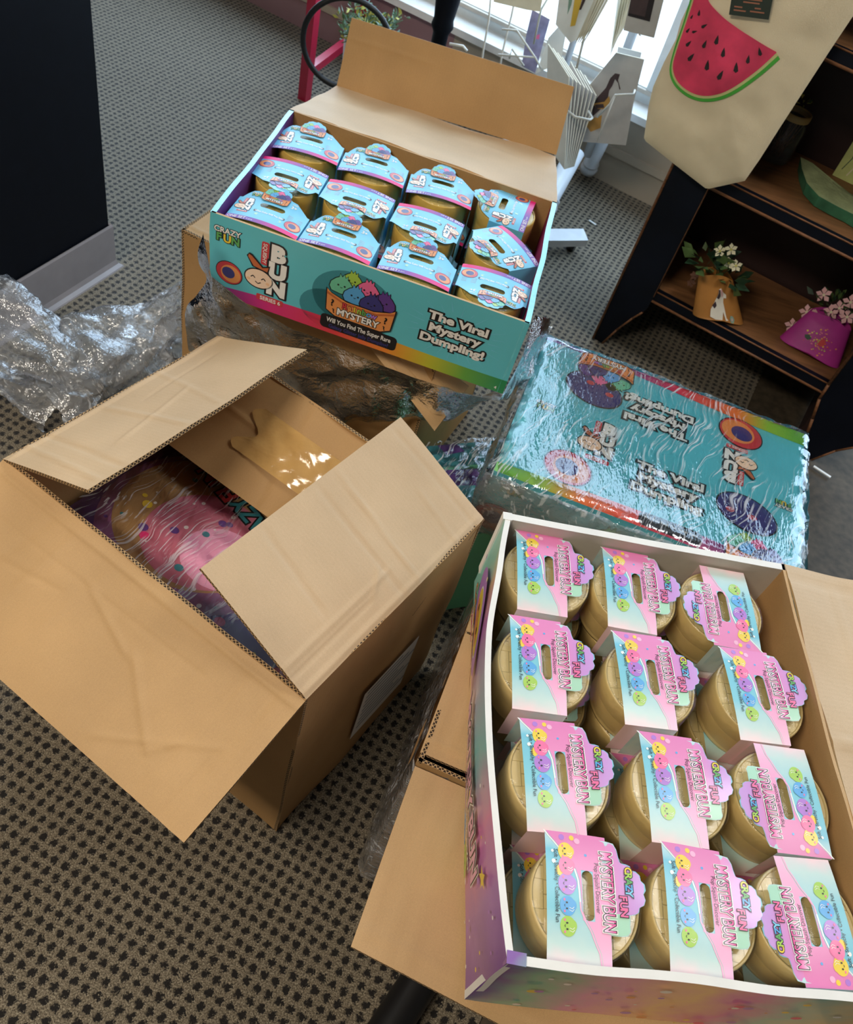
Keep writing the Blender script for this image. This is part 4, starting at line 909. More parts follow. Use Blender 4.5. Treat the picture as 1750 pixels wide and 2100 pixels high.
# ------------------------------------------------------------------ black counter on the left
M('black_laminate', (6, 9, 17), .6, spec=.15, var=.15, bump=.06, bs=300, bd=.0005); M('grey_cove_base', (150, 142, 142), .4, coat=.2, var=.05)
def counter():
    yaw = 77.; u = yawv(yaw); n = yawv(yaw-90); P = np.array([-.948, 1.668, 0]); L = 2.4; Dp = .7
    T = thing('counter', 'black shop counter with grey rubber kick strip at left', 'counter', P-u*L/2-n*Dp/2)
    mb = MB(); c = P-u*L/2-n*(Dp/2+.004); mb.box(c+Z*.55, (L, Dp, 1.1), 'black_laminate', R_(yaw)); mb.obj('body', T)
    mb = MB(); pr = [(.0, .118), (.004, .12), (.006, .115), (.006, .02), (.010, .009), (.018, .003), (.020, 0)]
    for (a, za), (b, zb) in zip(pr, pr[1:]):
        mb.poly([P-u*L+n*a+Z*za, P-u*L+n*b+Z*zb, P+n*b+Z*zb, P+n*a+Z*za][::-1], 'grey_cove_base', True)
    for (a, za), (b, zb) in zip(pr, pr[1:]):
        mb.poly([P+u*a+n*a+Z*za, P+u*b+n*b+Z*zb, P-n*Dp+u*b+Z*zb, P-n*Dp+u*a+Z*za][::-1], 'grey_cove_base', True)
        mb.poly([P+n*a+Z*za, P+n*b+Z*zb, P+n*b+u*b+Z*zb, P+n*a+u*a+Z*za], 'grey_cove_base')
    mb.obj('kick_strip', T)
counter()

# ------------------------------------------------------------------ bookcase on the right
M('navy_paint', (9, 14, 26), .55, spec=.2, var=.25, vs=14, bump=.15, bs=120); M('worn_wood', (122, 78, 46), .6, var=.35, vs=30, stretch=(1, 5, 5)); M('shelf_wood', (134, 92, 58), .5, var=.3, vs=9, stretch=(1.2, 7, 7), bump=.1, bs=60); M('dark_brown', (46, 26, 24), .55, var=.3, vs=8)
F0 = np.array([.287, 2.039, 0]); fu = yawv(-18); fv = yawv(72); SZ = (.214, .540, .87, 1.2)
def fpt(s, z, dpt=0.): return F0+fu*s+Z*z+fv*dpt
def bookcase():
    T = thing('bookcase', 'dark navy painted bookcase with worn brown edges and bracket feet', 'bookcase', fpt(.34, 0, .14))
    def prism(mb, pts, d0, d1, mat, edge):
        F = [mb.vert(fpt(s, z, d0)) for s, z in pts]; K = [mb.vert(fpt(s, z, d1)) for s, z in pts]; mb.face(F, mat); mb.face(K[::-1], mat); n = len(pts)
        for i in range(n): mb.face((F[(i+1) % n], F[i], K[i], K[(i+1) % n]), edge)
    def worn(mb, pts, w=.0035):
        for a, b in zip(pts, pts[1:]): mb.tube([fpt(a[0], a[1], -.001), fpt(b[0], b[1], -.001)], w, 'worn_wood', 6)
    left = [(0, 0), (.03, 0), (.05, .06), (.075, .115), (.092, .145), (.098, .16), (.1, .2), (.1, 1.22), (0, 1.22)]
    mb = MB(); prism(mb, left, -.001, .02, 'navy_paint', 'navy_paint'); worn(mb, [(.0, 0), (0, 1.2)]); worn(mb, [(.03, 0), (.05, .06), (.075, .115), (.092, .145)], .003); worn(mb, [(.1, .2), (.1, 1.2)], .0018); mb.obj('face_stile', T)
    right = [(.585, .215), (.588, .17), (.605, .11), (.618, .06), (.625, .0), (.668, .0), (.70, .06), (.75, .12), (.80, .15), (.80, 1.22), (.585, 1.22)]
    mb = MB(); prism(mb, right, -.001, .02, 'navy_paint', 'navy_paint'); worn(mb, [(.585, 1.2), (.585, .215), (.588, .17), (.605, .11), (.618, .06), (.625, .0)], .004); worn(mb, [(.668, 0), (.70, .06), (.75, .12), (.80, .15)], .003); mb.obj('face_stile', T)
    for s in (.0, .60):
        mb = MB(); c = fpt(s+.011, .6+.02, .15); mb.box(fpt(s+.011, .61, .19), (.02, .335, 1.2), 'dark_brown', R_(-18)); mb.obj('side_panel', T)
    for z in SZ:
        mb = MB(); mb.box(fpt(.345, z-.0125, .18), (.645, .32, .025), 'shelf_wood', R_(-18)); mb.box(fpt(.345, z-.0125, .012), (.49, .022, .0254), 'navy_paint', R_(-18))
        mb.tube([fpt(.1, z-.027, .0), fpt(.585, z-.027, .0)], .0035, 'worn_wood', 6); mb.tube([fpt(.1, z+.001, .002), fpt(.585, z+.001, .002)], .002, 'worn_wood', 6); mb.obj('shelf', T)
    mb = MB(); mb.box(fpt(.345, .62, .355), (.70, .012, 1.22), 'dark_brown', R_(-18)); mb.obj('back_panel', T)
bookcase()
def leafy(mb, c, r, n, mats, size=.02, flat=.5):
    for i in range(n):
        d = rng.normal(size=3); d /= np.linalg.norm(d); d[2] = abs(d[2])*flat+.1; p = c+d*r*rng.uniform(.4, 1.)
        a = rng.normal(size=3); a /= np.linalg.norm(a); b = np.cross(a, d); b /= (np.linalg.norm(b)+1e-6); s = size*rng.uniform(.6, 1.2); mt = mats[rng.randint(len(mats))]
        tip = d*s*1.6+b*s*.2; mid = d*s*.8+a*s*.12
        q = [mb.vert(p), mb.vert(p+mid+b*s*.38), mb.vert(p+tip), mb.vert(p+mid-b*s*.38)]; mb.face((q[0], q[1], q[2]), mt, True); mb.face((q[0], q[2], q[3]), mt, True)
def flower(mb, c, r, mat, center='ink_yellow', n=5):
    d = np.array([-c[0], -c[1], HC-c[2]]); d /= np.linalg.norm(d); a = np.cross(d, Z); a /= np.linalg.norm(a); b = np.cross(d, a)
    for i in range(n):
        t = 2*math.pi*i/n+rng.uniform(0, .3); e = a*math.cos(t)+b*math.sin(t); f = np.cross(d, e)
        q = [mb.vert(c), mb.vert(c+e*r*.6+f*r*.32+d*r*.15), mb.vert(c+e*r+d*r*.05), mb.vert(c+e*r*.6-f*r*.32+d*r*.15)]; mb.face(q, mat, True)
    mb.tube([c-d*.002, c+d*.004], r*.18, center, 6)
M('leaf_green', (74, 96, 48), .6, var=.3); M('leaf_dark', (34, 62, 40), .55, var=.3); M('leaf_sage', (128, 158, 140), .6, var=.2); M('leaf_yellow', (196, 190, 92), .6, var=.2); M('petal_cream', (222, 214, 178), .6); M('petal_pink', (222, 170, 172), .6, var=.15); M('stem_brown', (92, 52, 30), .7)
M('ochre_leather', (176, 118, 54), .55, var=.12, vs=20, bump=.1, bs=200); M('magenta_leather', (176, 50, 140), .55, var=.12, vs=25, bump=.15, bs=200); M('dog_white', (232, 224, 208), .7, var=.08); M('dog_brown', (62, 46, 50), .7)
def pocket_vase(name, label, bl, br, tl, tr, z, mat, deco, plant):
    """tapering oval pocket standing on the shelf; bl/br bottom corners, tl/tr top corners as 3-D points"""
    bl, br, tl, tr = [np.array(p, float) for p in (bl, br, tl, tr)]
    cb = (bl+br)/2; rb = np.linalg.norm(br-bl)/2; u = (br-bl)/np.linalg.norm(br-bl); ct = (tl+tr)/2; rt = np.linalg.norm(tr-tl)/2; f = np.cross(u, Z); f /= np.linalg.norm(f)
    if f[1] > 0: f = -f
    T = thing(name, label, 'vase', (cb[0], cb[1], z))
    mb = MB()
    def fn(a, b, k=1.):
        th = 2*math.pi*a; c = cb*(1-b)+ct*b; r = (rb*(1-b)+rt*b)*k; dp = .42*k
        arch = .014*(1-abs(math.cos(th)))*(1 if math.sin(th) > 0 else .3)
        p = c+u*r*math.cos(th)+f*r*dp*math.sin(th)
        if b < .08: p = p+Z*arch*(1-b/.08)
        if b > .9: p = p+Z*.018*(1-math.cos(th)**2)*(b-.9)/.1
        return p
    mb.grid(fn, 48, 20, mat); mb.grid(lambda a, b: fn(1-a, b, .95), 48, 20, mat)
    mb.grid(lambda a, b: fn(a, 1., 1-.05*b), 48, 1, mat); mb.grid(lambda a, b: fn(a, 0., .95+.05*b), 48, 1, mat)
    def surf(x, y):   # x in -1..1 across the front, y 0..1 up
        th = math.acos(max(-1, min(1, x)))
        return fn(th/(2*math.pi), max(.08, min(.9, y)))+f*.0012
    def pl(pts, mt, lay=0):
        idx = [mb.vert(surf(x, y)+f*.0006*lay) for x, y in pts]; mb.face(idx, mt)
    deco(pl); mb.obj('body', T)
    mb = MB(); plant(mb, ct); mb.obj('flowers', T); return T
def dogdeco(pl):
    k = .9
    pts = [(-.42, .16), (-.40, .34), (-.28, .48), (-.15, .62), (-.02, .74), (.02, .84), (.14, .88), (.22, .80), (.38, .74), (.36, .66), (.22, .66), (.18, .56), (.22, .4), (.26, .2), (.34, .14), (.22, .13), (.14, .34), (.08, .14), (-.2, .12)]
    pl(pts, 'dog_white', 1); pl([(-.12, .64), (.0, .76), (.02, .84), (.10, .84), (.08, .70), (-.02, .62)], 'dog_brown', 2); pl([(-.34, .44), (-.18, .56), (-.14, .46), (-.24, .38)], 'dog_brown', 2); pl([(.1, .86), (.2, .84), (.2, .7), (.14, .68)], 'petal_pink', 2)
    pl([(.4, .18), (.46, .26), (.56, .24), (.6, .16), (.54, .08), (.44, .08)], 'leaf_sage', 1); pl([(.47, .2), (.52, .2), (.52, .14), (.47, .14)], 'petal_pink', 2)
def flowerdeco(pl):
    for i in range(80):
        x, y = rng.normal(.05, .22), rng.normal(.5, .13); r = rng.uniform(.02, .05); mt = ['leaf_yellow', 'ink_orange', 'ink_red', 'ink_rose', 'ink_yellow'][rng.randint(5)]
        pl([(x-r, y), (x, y-r*.6), (x+r, y), (x, y+r*.6)], mt, 1)
    pl([(-.5, .5), (-.38, .56), (-.22, .5), (-.3, .42), (-.44, .44)], 'leaf_dark', 2); pl([(.06, .52), (.12, .62), (.26, .62), (.3, .5), (.2, .42), (.08, .44)], 'ink_red', 2)
z2 = .215
pb = lambda x, y, z=z2: at(x, y, z)
def upz(p, h): return np.array([p[0], p[1], p[2]+h])
def topof(x, y, base):  # point above `base` (same distance) seen at x,y
    d = ray(x, y); s = (base[:2]@d[:2])/(d[:2]@d[:2]); return O_+s*d
bl, br = pb(1416, 650), pb(1520, 668); cb = (bl+br)/2+fv*.03; bl, br = bl+fv*.02, br+fv*.02
cbm = (bl+br)/2; tl = topof(1436, 566, bl*.8+cbm*.2); tr = topof(1502, 572, br*.8+cbm*.2)
def tanplant(mb, c):
    leafy(mb, c+np.array([-.03, .01, .02]), .05, 40, ['leaf_green', 'leaf_dark', 'leaf_green'], .03)
    leafy(mb, c+np.array([.03, .01, .0]), .04, 26, ['leaf_green', 'leaf_dark'], .026)
    for x, y in ((1477, 515), (1500, 512), (1510, 545), (1495, 540)): flower(mb, topof(x, y, c), .016, 'petal_cream', 'leaf_yellow'); mb.tube([c, topof(x, y, c)], .0012, 'leaf_green', 5)
    for x, y in ((1425, 565), (1418, 580)): flower(mb, topof(x, y, c), .012, 'stem_brown', 'stem_brown', 6)
pocket_vase('pocket_vase', 'ochre pocket vase with painted dog on the low bookcase shelf', bl, br, tl, tr, z2, 'ochre_leather', dogdeco, tanplant)
bl, br = pb(1598, 697)+fv*.03, pb(1712, 768)+fv*.03; cbm = (bl+br)/2; bl = cbm+fu*-.082; br = cbm+fu*.082
tl = upz(cbm+fu*-.055+fv*.03, .085); tr = upz(cbm+fu*.055+fv*.03, .085)
def pinkplant(mb, c):
    leafy(mb, c+np.array([.0, .02, .01]), .07, 70, ['leaf_green', 'leaf_dark', 'leaf_green'], .016)
    for x, y in ((1625, 668), (1655, 640), (1690, 605), (1705, 640), (1722, 632), (1738, 650), (1670, 650), (1745, 620)): flower(mb, topof(x, y, c), .02, 'petal_pink', 'petal_cream')
pocket_vase('pocket_vase', 'magenta pocket vase with painted flowers on the low bookcase shelf', bl, br, tl, tr, z2, 'magenta_leather', flowerdeco, pinkplant)
# upper shelf: jar, green stone slab, green book
z1_ = .541
M('glass_jar', (120, 125, 125), .08, coat=.5); MATS['glass_jar'].node_tree.nodes['Principled BSDF'].inputs['Alpha'].default_value = .35
jp = at(1575, 335, z1_)+fv*.04
T = thing('glass_jar', 'clear glass jar of dried twigs on the upper shelf behind the tote bag', 'jar', jp)
mb = MB(); mb.lathe([(.036, .002), (.04, .01), (.04, .085), (.034, .10), (.034, .115)], 'glass_jar', 28, c=jp, cap0=True); mb.obj('jar_body', T)
mb = MB(); mb.lathe([(.036, .103), (.037, .105), (.037, .118), (.034, .119)], 'gold_plastic', 28, c=jp); mb.obj('rim', T)
mb = MB()
for i in range(30):
    a = rng.uniform(0, 6.28); r = rng.uniform(0, .028); p = jp+np.array([r*math.cos(a), r*math.sin(a), .012]); mb.tube([p, p+np.array([rng.uniform(-.02, .02), rng.uniform(-.02, .02), rng.uniform(.03, .09)])], .0012, 'worn_wood', 5)
leafy(mb, jp+Z*.13, .03, 14, ['leaf_yellow', 'leaf_green'], .014); mb.obj('twigs', T)
M('green_stone', (178, 192, 142), .8, var=.25, vs=25, bump=.4, bs=70, bd=.004); M('green_stone_edge', (62, 124, 92), .5, var=.3, vs=30, bump=.3, bs=60, bd=.004)
sp = [(1642, 322), (1668, 335), (1700, 362), (1728, 385), (1752, 402), (1790, 430), (1800, 470), (1752, 440), (1712, 420), (1680, 402), (1655, 375), (1645, 345)]
mb = MB(); tp_ = [at(x, y, z1_+.028) for x, y in sp]; cen = sum(tp_)/len(tp_); bt = [cen+(p-cen)*.9-Z*.027 for p in tp_]; n = len(sp)
for k in range(6):
    r0, r1 = k/6, (k+1)/6
    for i in range(n):
        f_ = lambda r, p: cen+(p-cen)*r+Z*(.006*(1-r*r)+.002*nz1(p*r, 40))
        a, b = tp_[i], tp_[(i+1) % n]
        mb.poly([f_(r1, a), f_(r1, b), f_(r0, b), f_(r0, a)] if k else [f_(r1, a), f_(r1, b), cen+Z*.006], 'green_stone', True)
for i in range(n): mb.poly([tp_[i], bt[i], bt[(i+1) % n], tp_[(i+1) % n]][::-1], 'green_stone_edge')
mb.poly(bt, 'green_stone_edge'); o = mb.obj('stone_dish', None, tuple(cen-Z*.027)); tag(o, 'rough green leaf-shaped slab on the upper bookcase shelf', 'dish')
M('green_card', (188, 196, 120), .6, var=.15)
gp = at(1712, 352, z1_)-fv*.045; T = thing('greeting_book', 'upright sage-green decorated booklet on the upper bookcase shelf', 'book', gp+fv*.02)
mb = MB(); P_ = gp+fv*.02; q0 = P_; q1 = P_+fu*.11; lean = fv*.03
slab(mb, [q0, q1, q1+Z*.15+lean, q0+Z*.15+lean], .012, 'green_card', 'green_card', 'board_white', nu=2, nv=2)
A = Art(mb, q0, fu, (Z*.15+lean)/np.linalg.norm(Z*.15+lean)); A.line([(.012, .02), (.02, .05), (.015, .09)], .002, 'leaf_dark', 0); A.line([(.03, .012), (.04, .05), (.03, .08), (.05, .1)], .003, 'petal_cream', 0); A.ell(.04, .11, .012, .01, 'ink_orange', 0); mb.obj('cover', T)

# ------------------------------------------------------------------ tote bag
M('canvas', (232, 216, 182), .85, var=.06, vs=12, bump=.5, bs=500, bd=.0008); M('melon_red', (222, 62, 98), .6, var=.25, vs=16); M('melon_green', (78, 176, 62), .6, var=.15); M('melon_pale', (208, 206, 140), .6); M('seed_black', (38, 28, 30), .6); M('tag_green', (44, 56, 46), .6); M('tag_print', (168, 110, 84), .6)
def tote():
    p0 = F0-fv*.05+fu*.0; Y_ = -18
    raw = [(1450, -110), (1425, -40), (1417, 0), (1397, 43), (1387, 80), (1362, 128), (1340, 178), (1331, 215), (1321, 283), (1325, 290), (1385, 338), (1447, 386), (1455, 387), (1528, 371), (1560, 325), (1600, 262), (1650, 185), (1700, 108), (1752, 30), (1800, -40), (1840, -110)]
    W = [onplane(x, y, p0, Y_) for x, y in raw]
    pl2 = [((q-p0)@fu, q[2]) for q in W]
    T = thing('tote_bag', 'natural canvas tote bag painted with a watermelon slice, hanging by the bookcase', 'bag', p0+fu*.2+Z*pl2[10][1])
    mb = MB(); cs = np.mean(np.array(pl2), axis=0)
    zb = min(z for s, z in pl2)
    # grid in (s,z) clipped by the outline: build as fan rings to the centroid
    def dep(s, z, r):
        p = (s, 0, z); edge = 1-r; return -(.022*math.sqrt(max(0, edge))+.006*nz1(p, 7, 1)*min(1, edge*3)+.002*nz1(p, 24, 2)*min(1, edge*3))
    den = []
    for (a, b), (c, d) in zip(pl2, pl2[1:]+pl2[:1]):
        for k in range(6): den.append((a+(c-a)*k/6, b+(d-b)*k/6))
    n = len(den); RINGS = 26
    for sgn in (1, -1):
        prev = None
        for k in range(RINGS+1):
            r = 1-k/RINGS; ring = [mb.vert(fpt(cs[0]+(s-cs[0])*r, cs[1]+(z-cs[1])*r, -.05+dep(cs[0]+(s-cs[0])*r, cs[1]+(z-cs[1])*r, r)*sgn*(1 if sgn > 0 else .5))) for s, z in den]
            if prev:
                for i in range(n):
                    f = (prev[i], prev[(i+1) % n], ring[(i+1) % n], ring[i]); mb.face(f if sgn > 0 else f[::-1], 'canvas', True)
            prev = ring
    def rad(s, z):   # radial parameter of a point within the outline
        d = np.array([s, z])-cs; best = 0.
        for (a, b), (c, e) in zip(pl2, pl2[1:]+pl2[:1]):
            A_ = np.array([[d[0], -(c-a)], [d[1], -(e-b)]]); 
            try: t, w_ = np.linalg.solve(A_, np.array([a, b])-cs)
            except Exception: continue
            if t > 0 and -1e-6 <= w_ <= 1+1e-6: best = max(best, 1/t)
        return best
    def paint(pts, mt, lay, sub=True):
        q = []
        for x, y in pts:
            P_ = onplane(x, y, p0, Y_); s, z = (P_-p0)@fu, P_[2]; q.append((s, z))
        q = np.array(q); c = q.mean(axis=0); K = 8
        def V(p): 
            r = min(1, rad(p[0], p[1])); return mb.vert(fpt(p[0], p[1], -.05+dep(p[0], p[1], r)-.0012-.0006*lay))
        if len(q) < 7: mb.face([V(p) for p in q], mt); return
        # rings to centroid
        prev = [V(p) for p in q]
        for k in range(1, K):
            r = 1-k/K; ring = [V(c+(p-c)*r) for p in q]
            for i in range(len(q)): mb.face((prev[i], prev[(i+1) % len(q)], ring[(i+1) % len(q)], ring[i]), mt, True)
            prev = ring
        mb.face(prev, mt)
    def Q(x, y): return (1200+x/3, y/3)
    def curve(P_, n=6):
        P_ = [np.array(p, float) for p in P_]; out = []
        for i in range(len(P_)-1):
            p0_, p1, p2, p3 = P_[max(0, i-1)], P_[i], P_[i+1], P_[min(len(P_)-1, i+2)]
            for j in range(n): t = j/n; out.append(tuple(.5*((2*p1)+(-p0_+p2)*t+(2*p0_-5*p1+4*p2-p3)*t*t+(-p0_+3*p1-3*p2+p3)*t**3)))
        return out+[tuple(P_[-1])]
    rind = curve([Q(655, -30), Q(610, 140), Q(560, 280), Q(530, 420), Q(560, 510), Q(640, 580), Q(740, 612), Q(850, 600), Q(960, 550), Q(1100, 450), Q(1215, 350)])
    rin2 = curve([Q(685, -30), Q(630, 140), Q(578, 290), Q(552, 400), Q(580, 485), Q(650, 545), Q(740, 575), Q(850, 560), Q(950, 510), Q(1080, 415), Q(1195, 310)])
    def band(A_, B_, mt, lay):
        for i in range(len(A_)-1): paint([A_[i], A_[i+1], B_[i+1], B_[i]], mt, lay)
    mid = [tuple(np.array(a)*.45+np.array(b)*.55) for a, b in zip(rind, rin2)]
    band(rind, mid, 'melon_green', 1); band(mid, rin2, 'melon_pale', 1)
    paint(rin2+curve([Q(1195, 305), Q(1050, 220), Q(940, 150), Q(860, 90), Q(790, 20), Q(760, -30)], 5), 'melon_red', 2)
    for x, y, l, a in ((715, 73, 13, 80), (668, 97, 10, 60), (748, 150, 15, 30), (645, 180, 12, 50), (687, 186, 12, 15), (650, 260, 16, 45), (753, 262, 18, 65), (830, 235, 20, 75), (872, 310, 20, 80), (668, 342, 20, 50), (772, 390, 22, 80), (1095, 305, 18, 100), (1023, 352, 18, 80), (950, 402, 22, 85), (853, 448, 22, 60)):
        l *= 1.35; c_, s_ = math.cos(R_(a)), -math.sin(R_(a)); P_ = lambda u_, v_: Q(x+u_*c_-v_*s_, y+u_*s_+v_*c_)
        paint([P_(l*1.3, 0), P_(l*.3, l*.35), P_(-l*.6, l*.5), P_(-l, 0), P_(-l*.6, -l*.5), P_(l*.3, -l*.35)], 'seed_black', 3)
    mb.obj('bag_body', T)
    mb = MB()   # two straps up to the bookcase rail (above the frame)
    for s0, s1 in ((.16, .19), (.42, .39)):
        for dd in (-.06, -.045): mb.tube([fpt(s0, 1.02, dd), fpt(s0, 1.08, dd), fpt((s0+s1)/2, 1.15, dd), fpt(s1, 1.23, -.02)], .008, 'canvas', 8)
    mb.obj('strap', T)
    mb = MB(); c4 = [Q(910, -60), Q(1165, -60), Q(1130, 122), Q(886, 90)]
    P4 = [onplane(x, y, p0-fv*.03, Y_) for x, y in c4]
    slab(mb, [P4[3], P4[2], P4[1], P4[0]], .002, 'tag_green', 'tag_green', 'tag_green', nu=3, nv=3)
    A = Art(mb, P4[3], (P4[2]-P4[3])/np.linalg.norm(P4[2]-P4[3]), (P4[0]-P4[3])/np.linalg.norm(P4[0]-P4[3]), scale=1)
    for i, (x0, x1, y_) in enumerate(((.03, .07, .055), (.028, .075, .045), (.03, .07, .036), (.01, .03, .02), (.06, .075, .022), (.05, .085, .012), (.01, .04, .010))): A.poly([(x0*.8, y_*.6+.002), (x1*.8, y_*.6+.002), (x1*.8, y_*.6+.0045), (x0*.8, y_*.6+.0045)], 'tag_print', 0)
    mb.obj('hang_tag', T)
tote()

# ------------------------------------------------------------------ card spinner rack
M('white_plastic', (214, 220, 226), .35, coat=.3); M('white_wire', (226, 222, 212), .35); M('card_cream', (240, 232, 208), .7, var=.06); M('card_white', (238, 238, 234), .6); M('card_grey', (196, 190, 184), .6, var=.06); M('bird_brown', (74, 56, 56), .7, var=.2); M('bird_ochre', (196, 146, 74), .7); M('card_yellow', (224, 184, 70), .6); M('sleeve_plastic', (205, 212, 220), .1, coat=.6); MATS['sleeve_plastic'].node_tree.nodes['Principled BSDF'].inputs['Alpha'].default_value = .3
hub = atY(1215, 290, 2.83)
T = thing('card_rack', 'white wire spinner rack on turned white legs by the window', 'rack', (hub[0], hub[1], 0))
def leg(foot, top, r0=.030):
    mb = MB(); foot = np.array(foot); top = np.array(top); d = top-foot
    pr = [(0, .55), (.03, .95), (.10, 1.05), (.16, .9), (.17, .8), (.19, .95), (.22, .95), (.24, .8), (1., .95)]
    mb.tube([foot+d*t for t, _ in pr], [r0*k for _, k in pr], 'white_plastic', 16); mb.obj('leg', T)
leg(at(1205, 352, .03), atY(1245, 262, 2.86)); leg(at(1112, 446, 0)+Z*.02, atY(1180, 310, 2.74), .034)
leg((hub[0]-.30, hub[1]+.02, .02), (hub[0]-.02, hub[1], .26)); 
mb = MB(); mb.tube([(hub[0], hub[1], .12), (hub[0], hub[1], 1.75)], .014, 'white_plastic', 16); mb.tube([(hub[0]-.16, hub[1]+.02, .1), (hub[0]-.16, hub[1]+.02, 1.7)], .010, 'white_plastic', 12); mb.box((hub[0]-.05, hub[1], .25), (.26, .05, .05), 'white_plastic', 0); mb.obj('pole', T)
mb = MB()
def wire(pts, Y, r=.0028): mb = MB(); mb.tube([atY(x, y, Y+dy) for x, y, dy in pts], r, 'white_wire', 6); mb.obj('wire', T)
wire([(1010, -40, 0), (1003, 40, 0), (992, 100, 0), (980, 190, 0)], 2.6, .003)
wire([(1062, -30, 0), (1050, 30, 0), (1030, 110, 0), (1020, 180, 0)], 2.65, .003)
wire([(1140, -30, 0), (1110, 20, 0), (1095, 90, 0)], 2.5, .003)
wire([(1030, 60, 0), (1060, 62, 0), (1098, 118, 0), (1110, 140, 0)], 2.6); wire([(1045, 120, 0), (1050, 100, 0), (1075, 135, 0)], 2.6); wire([(1022, 112, 0), (1100, 118, 0)], 2.6)
wire([(922, 90, 0), (950, 95, 0), (958, 105, 0)], 2.5, .004)
wire([(1230, -20, 0), (1215, 20, 0), (1200, 70, 0), (1183, 140, -.02)], 2.45, .0035); wire([(1165, 228, -.06), (1180, 240, -.08), (1210, 246, -.08), (1215, 242, -.02), (1207, 228, 0)], 2.5, .0035)
wire([(1225, 240, 0), (1250, 215, -.03), (1262, 195, -.05), (1300, 193, -.05), (1302, 185, 0)], 2.5, .003); wire([(1262, 195, -.05), (1225, 290, -.05)], 2.5, .0022)
wire([(1345, -20, 0), (1328, 30, 0), (1312, 72, -.03), (1316, 72, 0)], 2.45, .003)
def card(name, label, px, Y, t, mat, front=None, group=None, cat='greeting card', dirn=None):
    """upright card: px are its outline corners at distance Y (depth dY optional)"""
    P_ = [atY(p[0], p[1], Y+(p[2] if len(p) > 2 else 0)) for p in px]; mb = MB(); n = np.cross(P_[1]-P_[0], P_[2]-P_[0]); n /= np.linalg.norm(n)
    if n[1] > 0: n = -n; 
    F = [mb.vert(p) for p in P_]; K = [mb.vert(p-n*t) for p in P_]; mb.face(F, mat); mb.face(K[::-1], mat)
    for i in range(len(P_)): mb.face((F[(i+1) % len(P_)], F[i], K[i], K[(i+1) % len(P_)]), 'card_cream')
    if front:
        for poly, mt, ly in front: 
            q = [atY(x, y, Y) for x, y in poly]
            q2 = []
            for x, y in poly:
                d = ray(x, y); tt = ((P_[0]-O_)@n)/(d@n); q2.append(O_+tt*d+n*(.0012*ly))
            mb.poly(q2, mt)
    o = mb.obj(name, None, tuple(P_[-1])); tag(o, label, cat, group); return o
G = 'cards standing edge-on in the wire pocket'
for i in range(8):
    x = i*10.5; y = i*4.5
    card('greeting_card', 'cream edge-on greeting card in the pocket left of the bird card', [(1124+x*.9+(8 if i > 3 else 0), 90+y*2.0, .06), (1167+x*.75, 158+y*1.2, -.02), (1158+x*.25, 348-y*.2, -.02), (1118+x*.4, 290+y*.4, .05)], 2.47+i*.010, .003, 'card_white' if i == 0 else 'card_grey', group=G)
bird = [([(1272, 152), (1262, 150), (1252, 160), (1243, 180), (1225, 200), (1214, 222), (1216, 238), (1234, 222), (1246, 206), (1250, 185), (1256, 176), (1262, 162), (1268, 170), (1271, 184), (1273, 182), (1268, 164)], 'bird_brown', 1), ([(1215, 212), (1240, 208), (1250, 196), (1252, 210), (1244, 224), (1226, 222)], 'bird_ochre', 2), ([(1220, 214), (1238, 212), (1240, 220), (1224, 221)], 'bird_brown', 3), ([(1208, 245), (1235, 236), (1232, 262), (1212, 270), (1203, 258)], 'bird_ochre', 1)]
card('greeting_card', 'grey card with a long-billed bird on the white rack', [(1264, 108), (1322, 122), (1300, 210), (1284, 298), (1188, 290), (1205, 180)], 2.56, .004, 'card_grey', bird)
card('greeting_card', 'plain pale card behind the bird card on the white rack', [(1268, 96), (1316, 108), (1286, 278), (1262, 280), (1240, 260)], 2.66, .003, 'card_white')
card('greeting_card', 'plastic-sleeved white card above the cream edge-on cards', [(1125, 78), (1168, 30), (1150, 130), (1100, 150)], 2.62, .002, 'card_white')
card('greeting_card', 'card with yellow picture in the upper rack pocket', [(1150, -30), (1245, -40), (1185, 80), (1170, 88), (1140, 50)], 2.46, .003, 'card_white', [([(1182, -20), (1200, -25), (1180, 52), (1170, 54)], 'card_yellow', 1), ([(1168, -10), (1178, -20), (1172, 10), (1164, 30)], 'leaf_sage', 1), ([(1205, -30), (1215, -30), (1192, 20), (1188, 20)], 'bird_brown', 1)])
for i in range(5):
    card('greeting_card', 'edge-on cream card beside the yellow picture card', [(1236+i*7, -40, 0), (1241+i*7, -40, -.03), (1200-1+i*3, 60+i*1, -.03), (1180+i*4, 88, 0)], 2.44-i*.012, .0014, 'card_cream', group='edge-on cream cards in the upper left pocket')
for i in range(5):
    card('greeting_card', 'edge-on cream card between the yellow and the brown picture cards', [(1272+i*7, -40, .03), (1277+i*7, -40, -.02), (1262+i*5, 60-i*2, -.02), (1252+i*3, 114-i*8, .0)], 2.5-i*.012, .0014, 'card_cream', group='edge-on cream cards in the upper middle pocket')
card('greeting_card', 'grey card with dark framed picture at the rack top', [(1302, -40), (1372, -40), (1342, 78), (1279, 62)], 2.42, .003, 'card_grey', [([(1300, -30), (1350, -30), (1333, 44), (1288, 32)], 'seed_black', 1), ([(1302, -30), (1338, -30), (1323, 34), (1290, 26)], 'bird_brown', 2)])
card('greeting_card', 'pale card hanging low in the wire pocket above the box lid', [(1008, -40), (1120, -40), (1108, 24), (1080, 20), (1013, 4)], 2.45, .003, 'card_cream')
M('lilac_print', (150, 144, 178), .4, coat=.4, var=.25, vs=40)
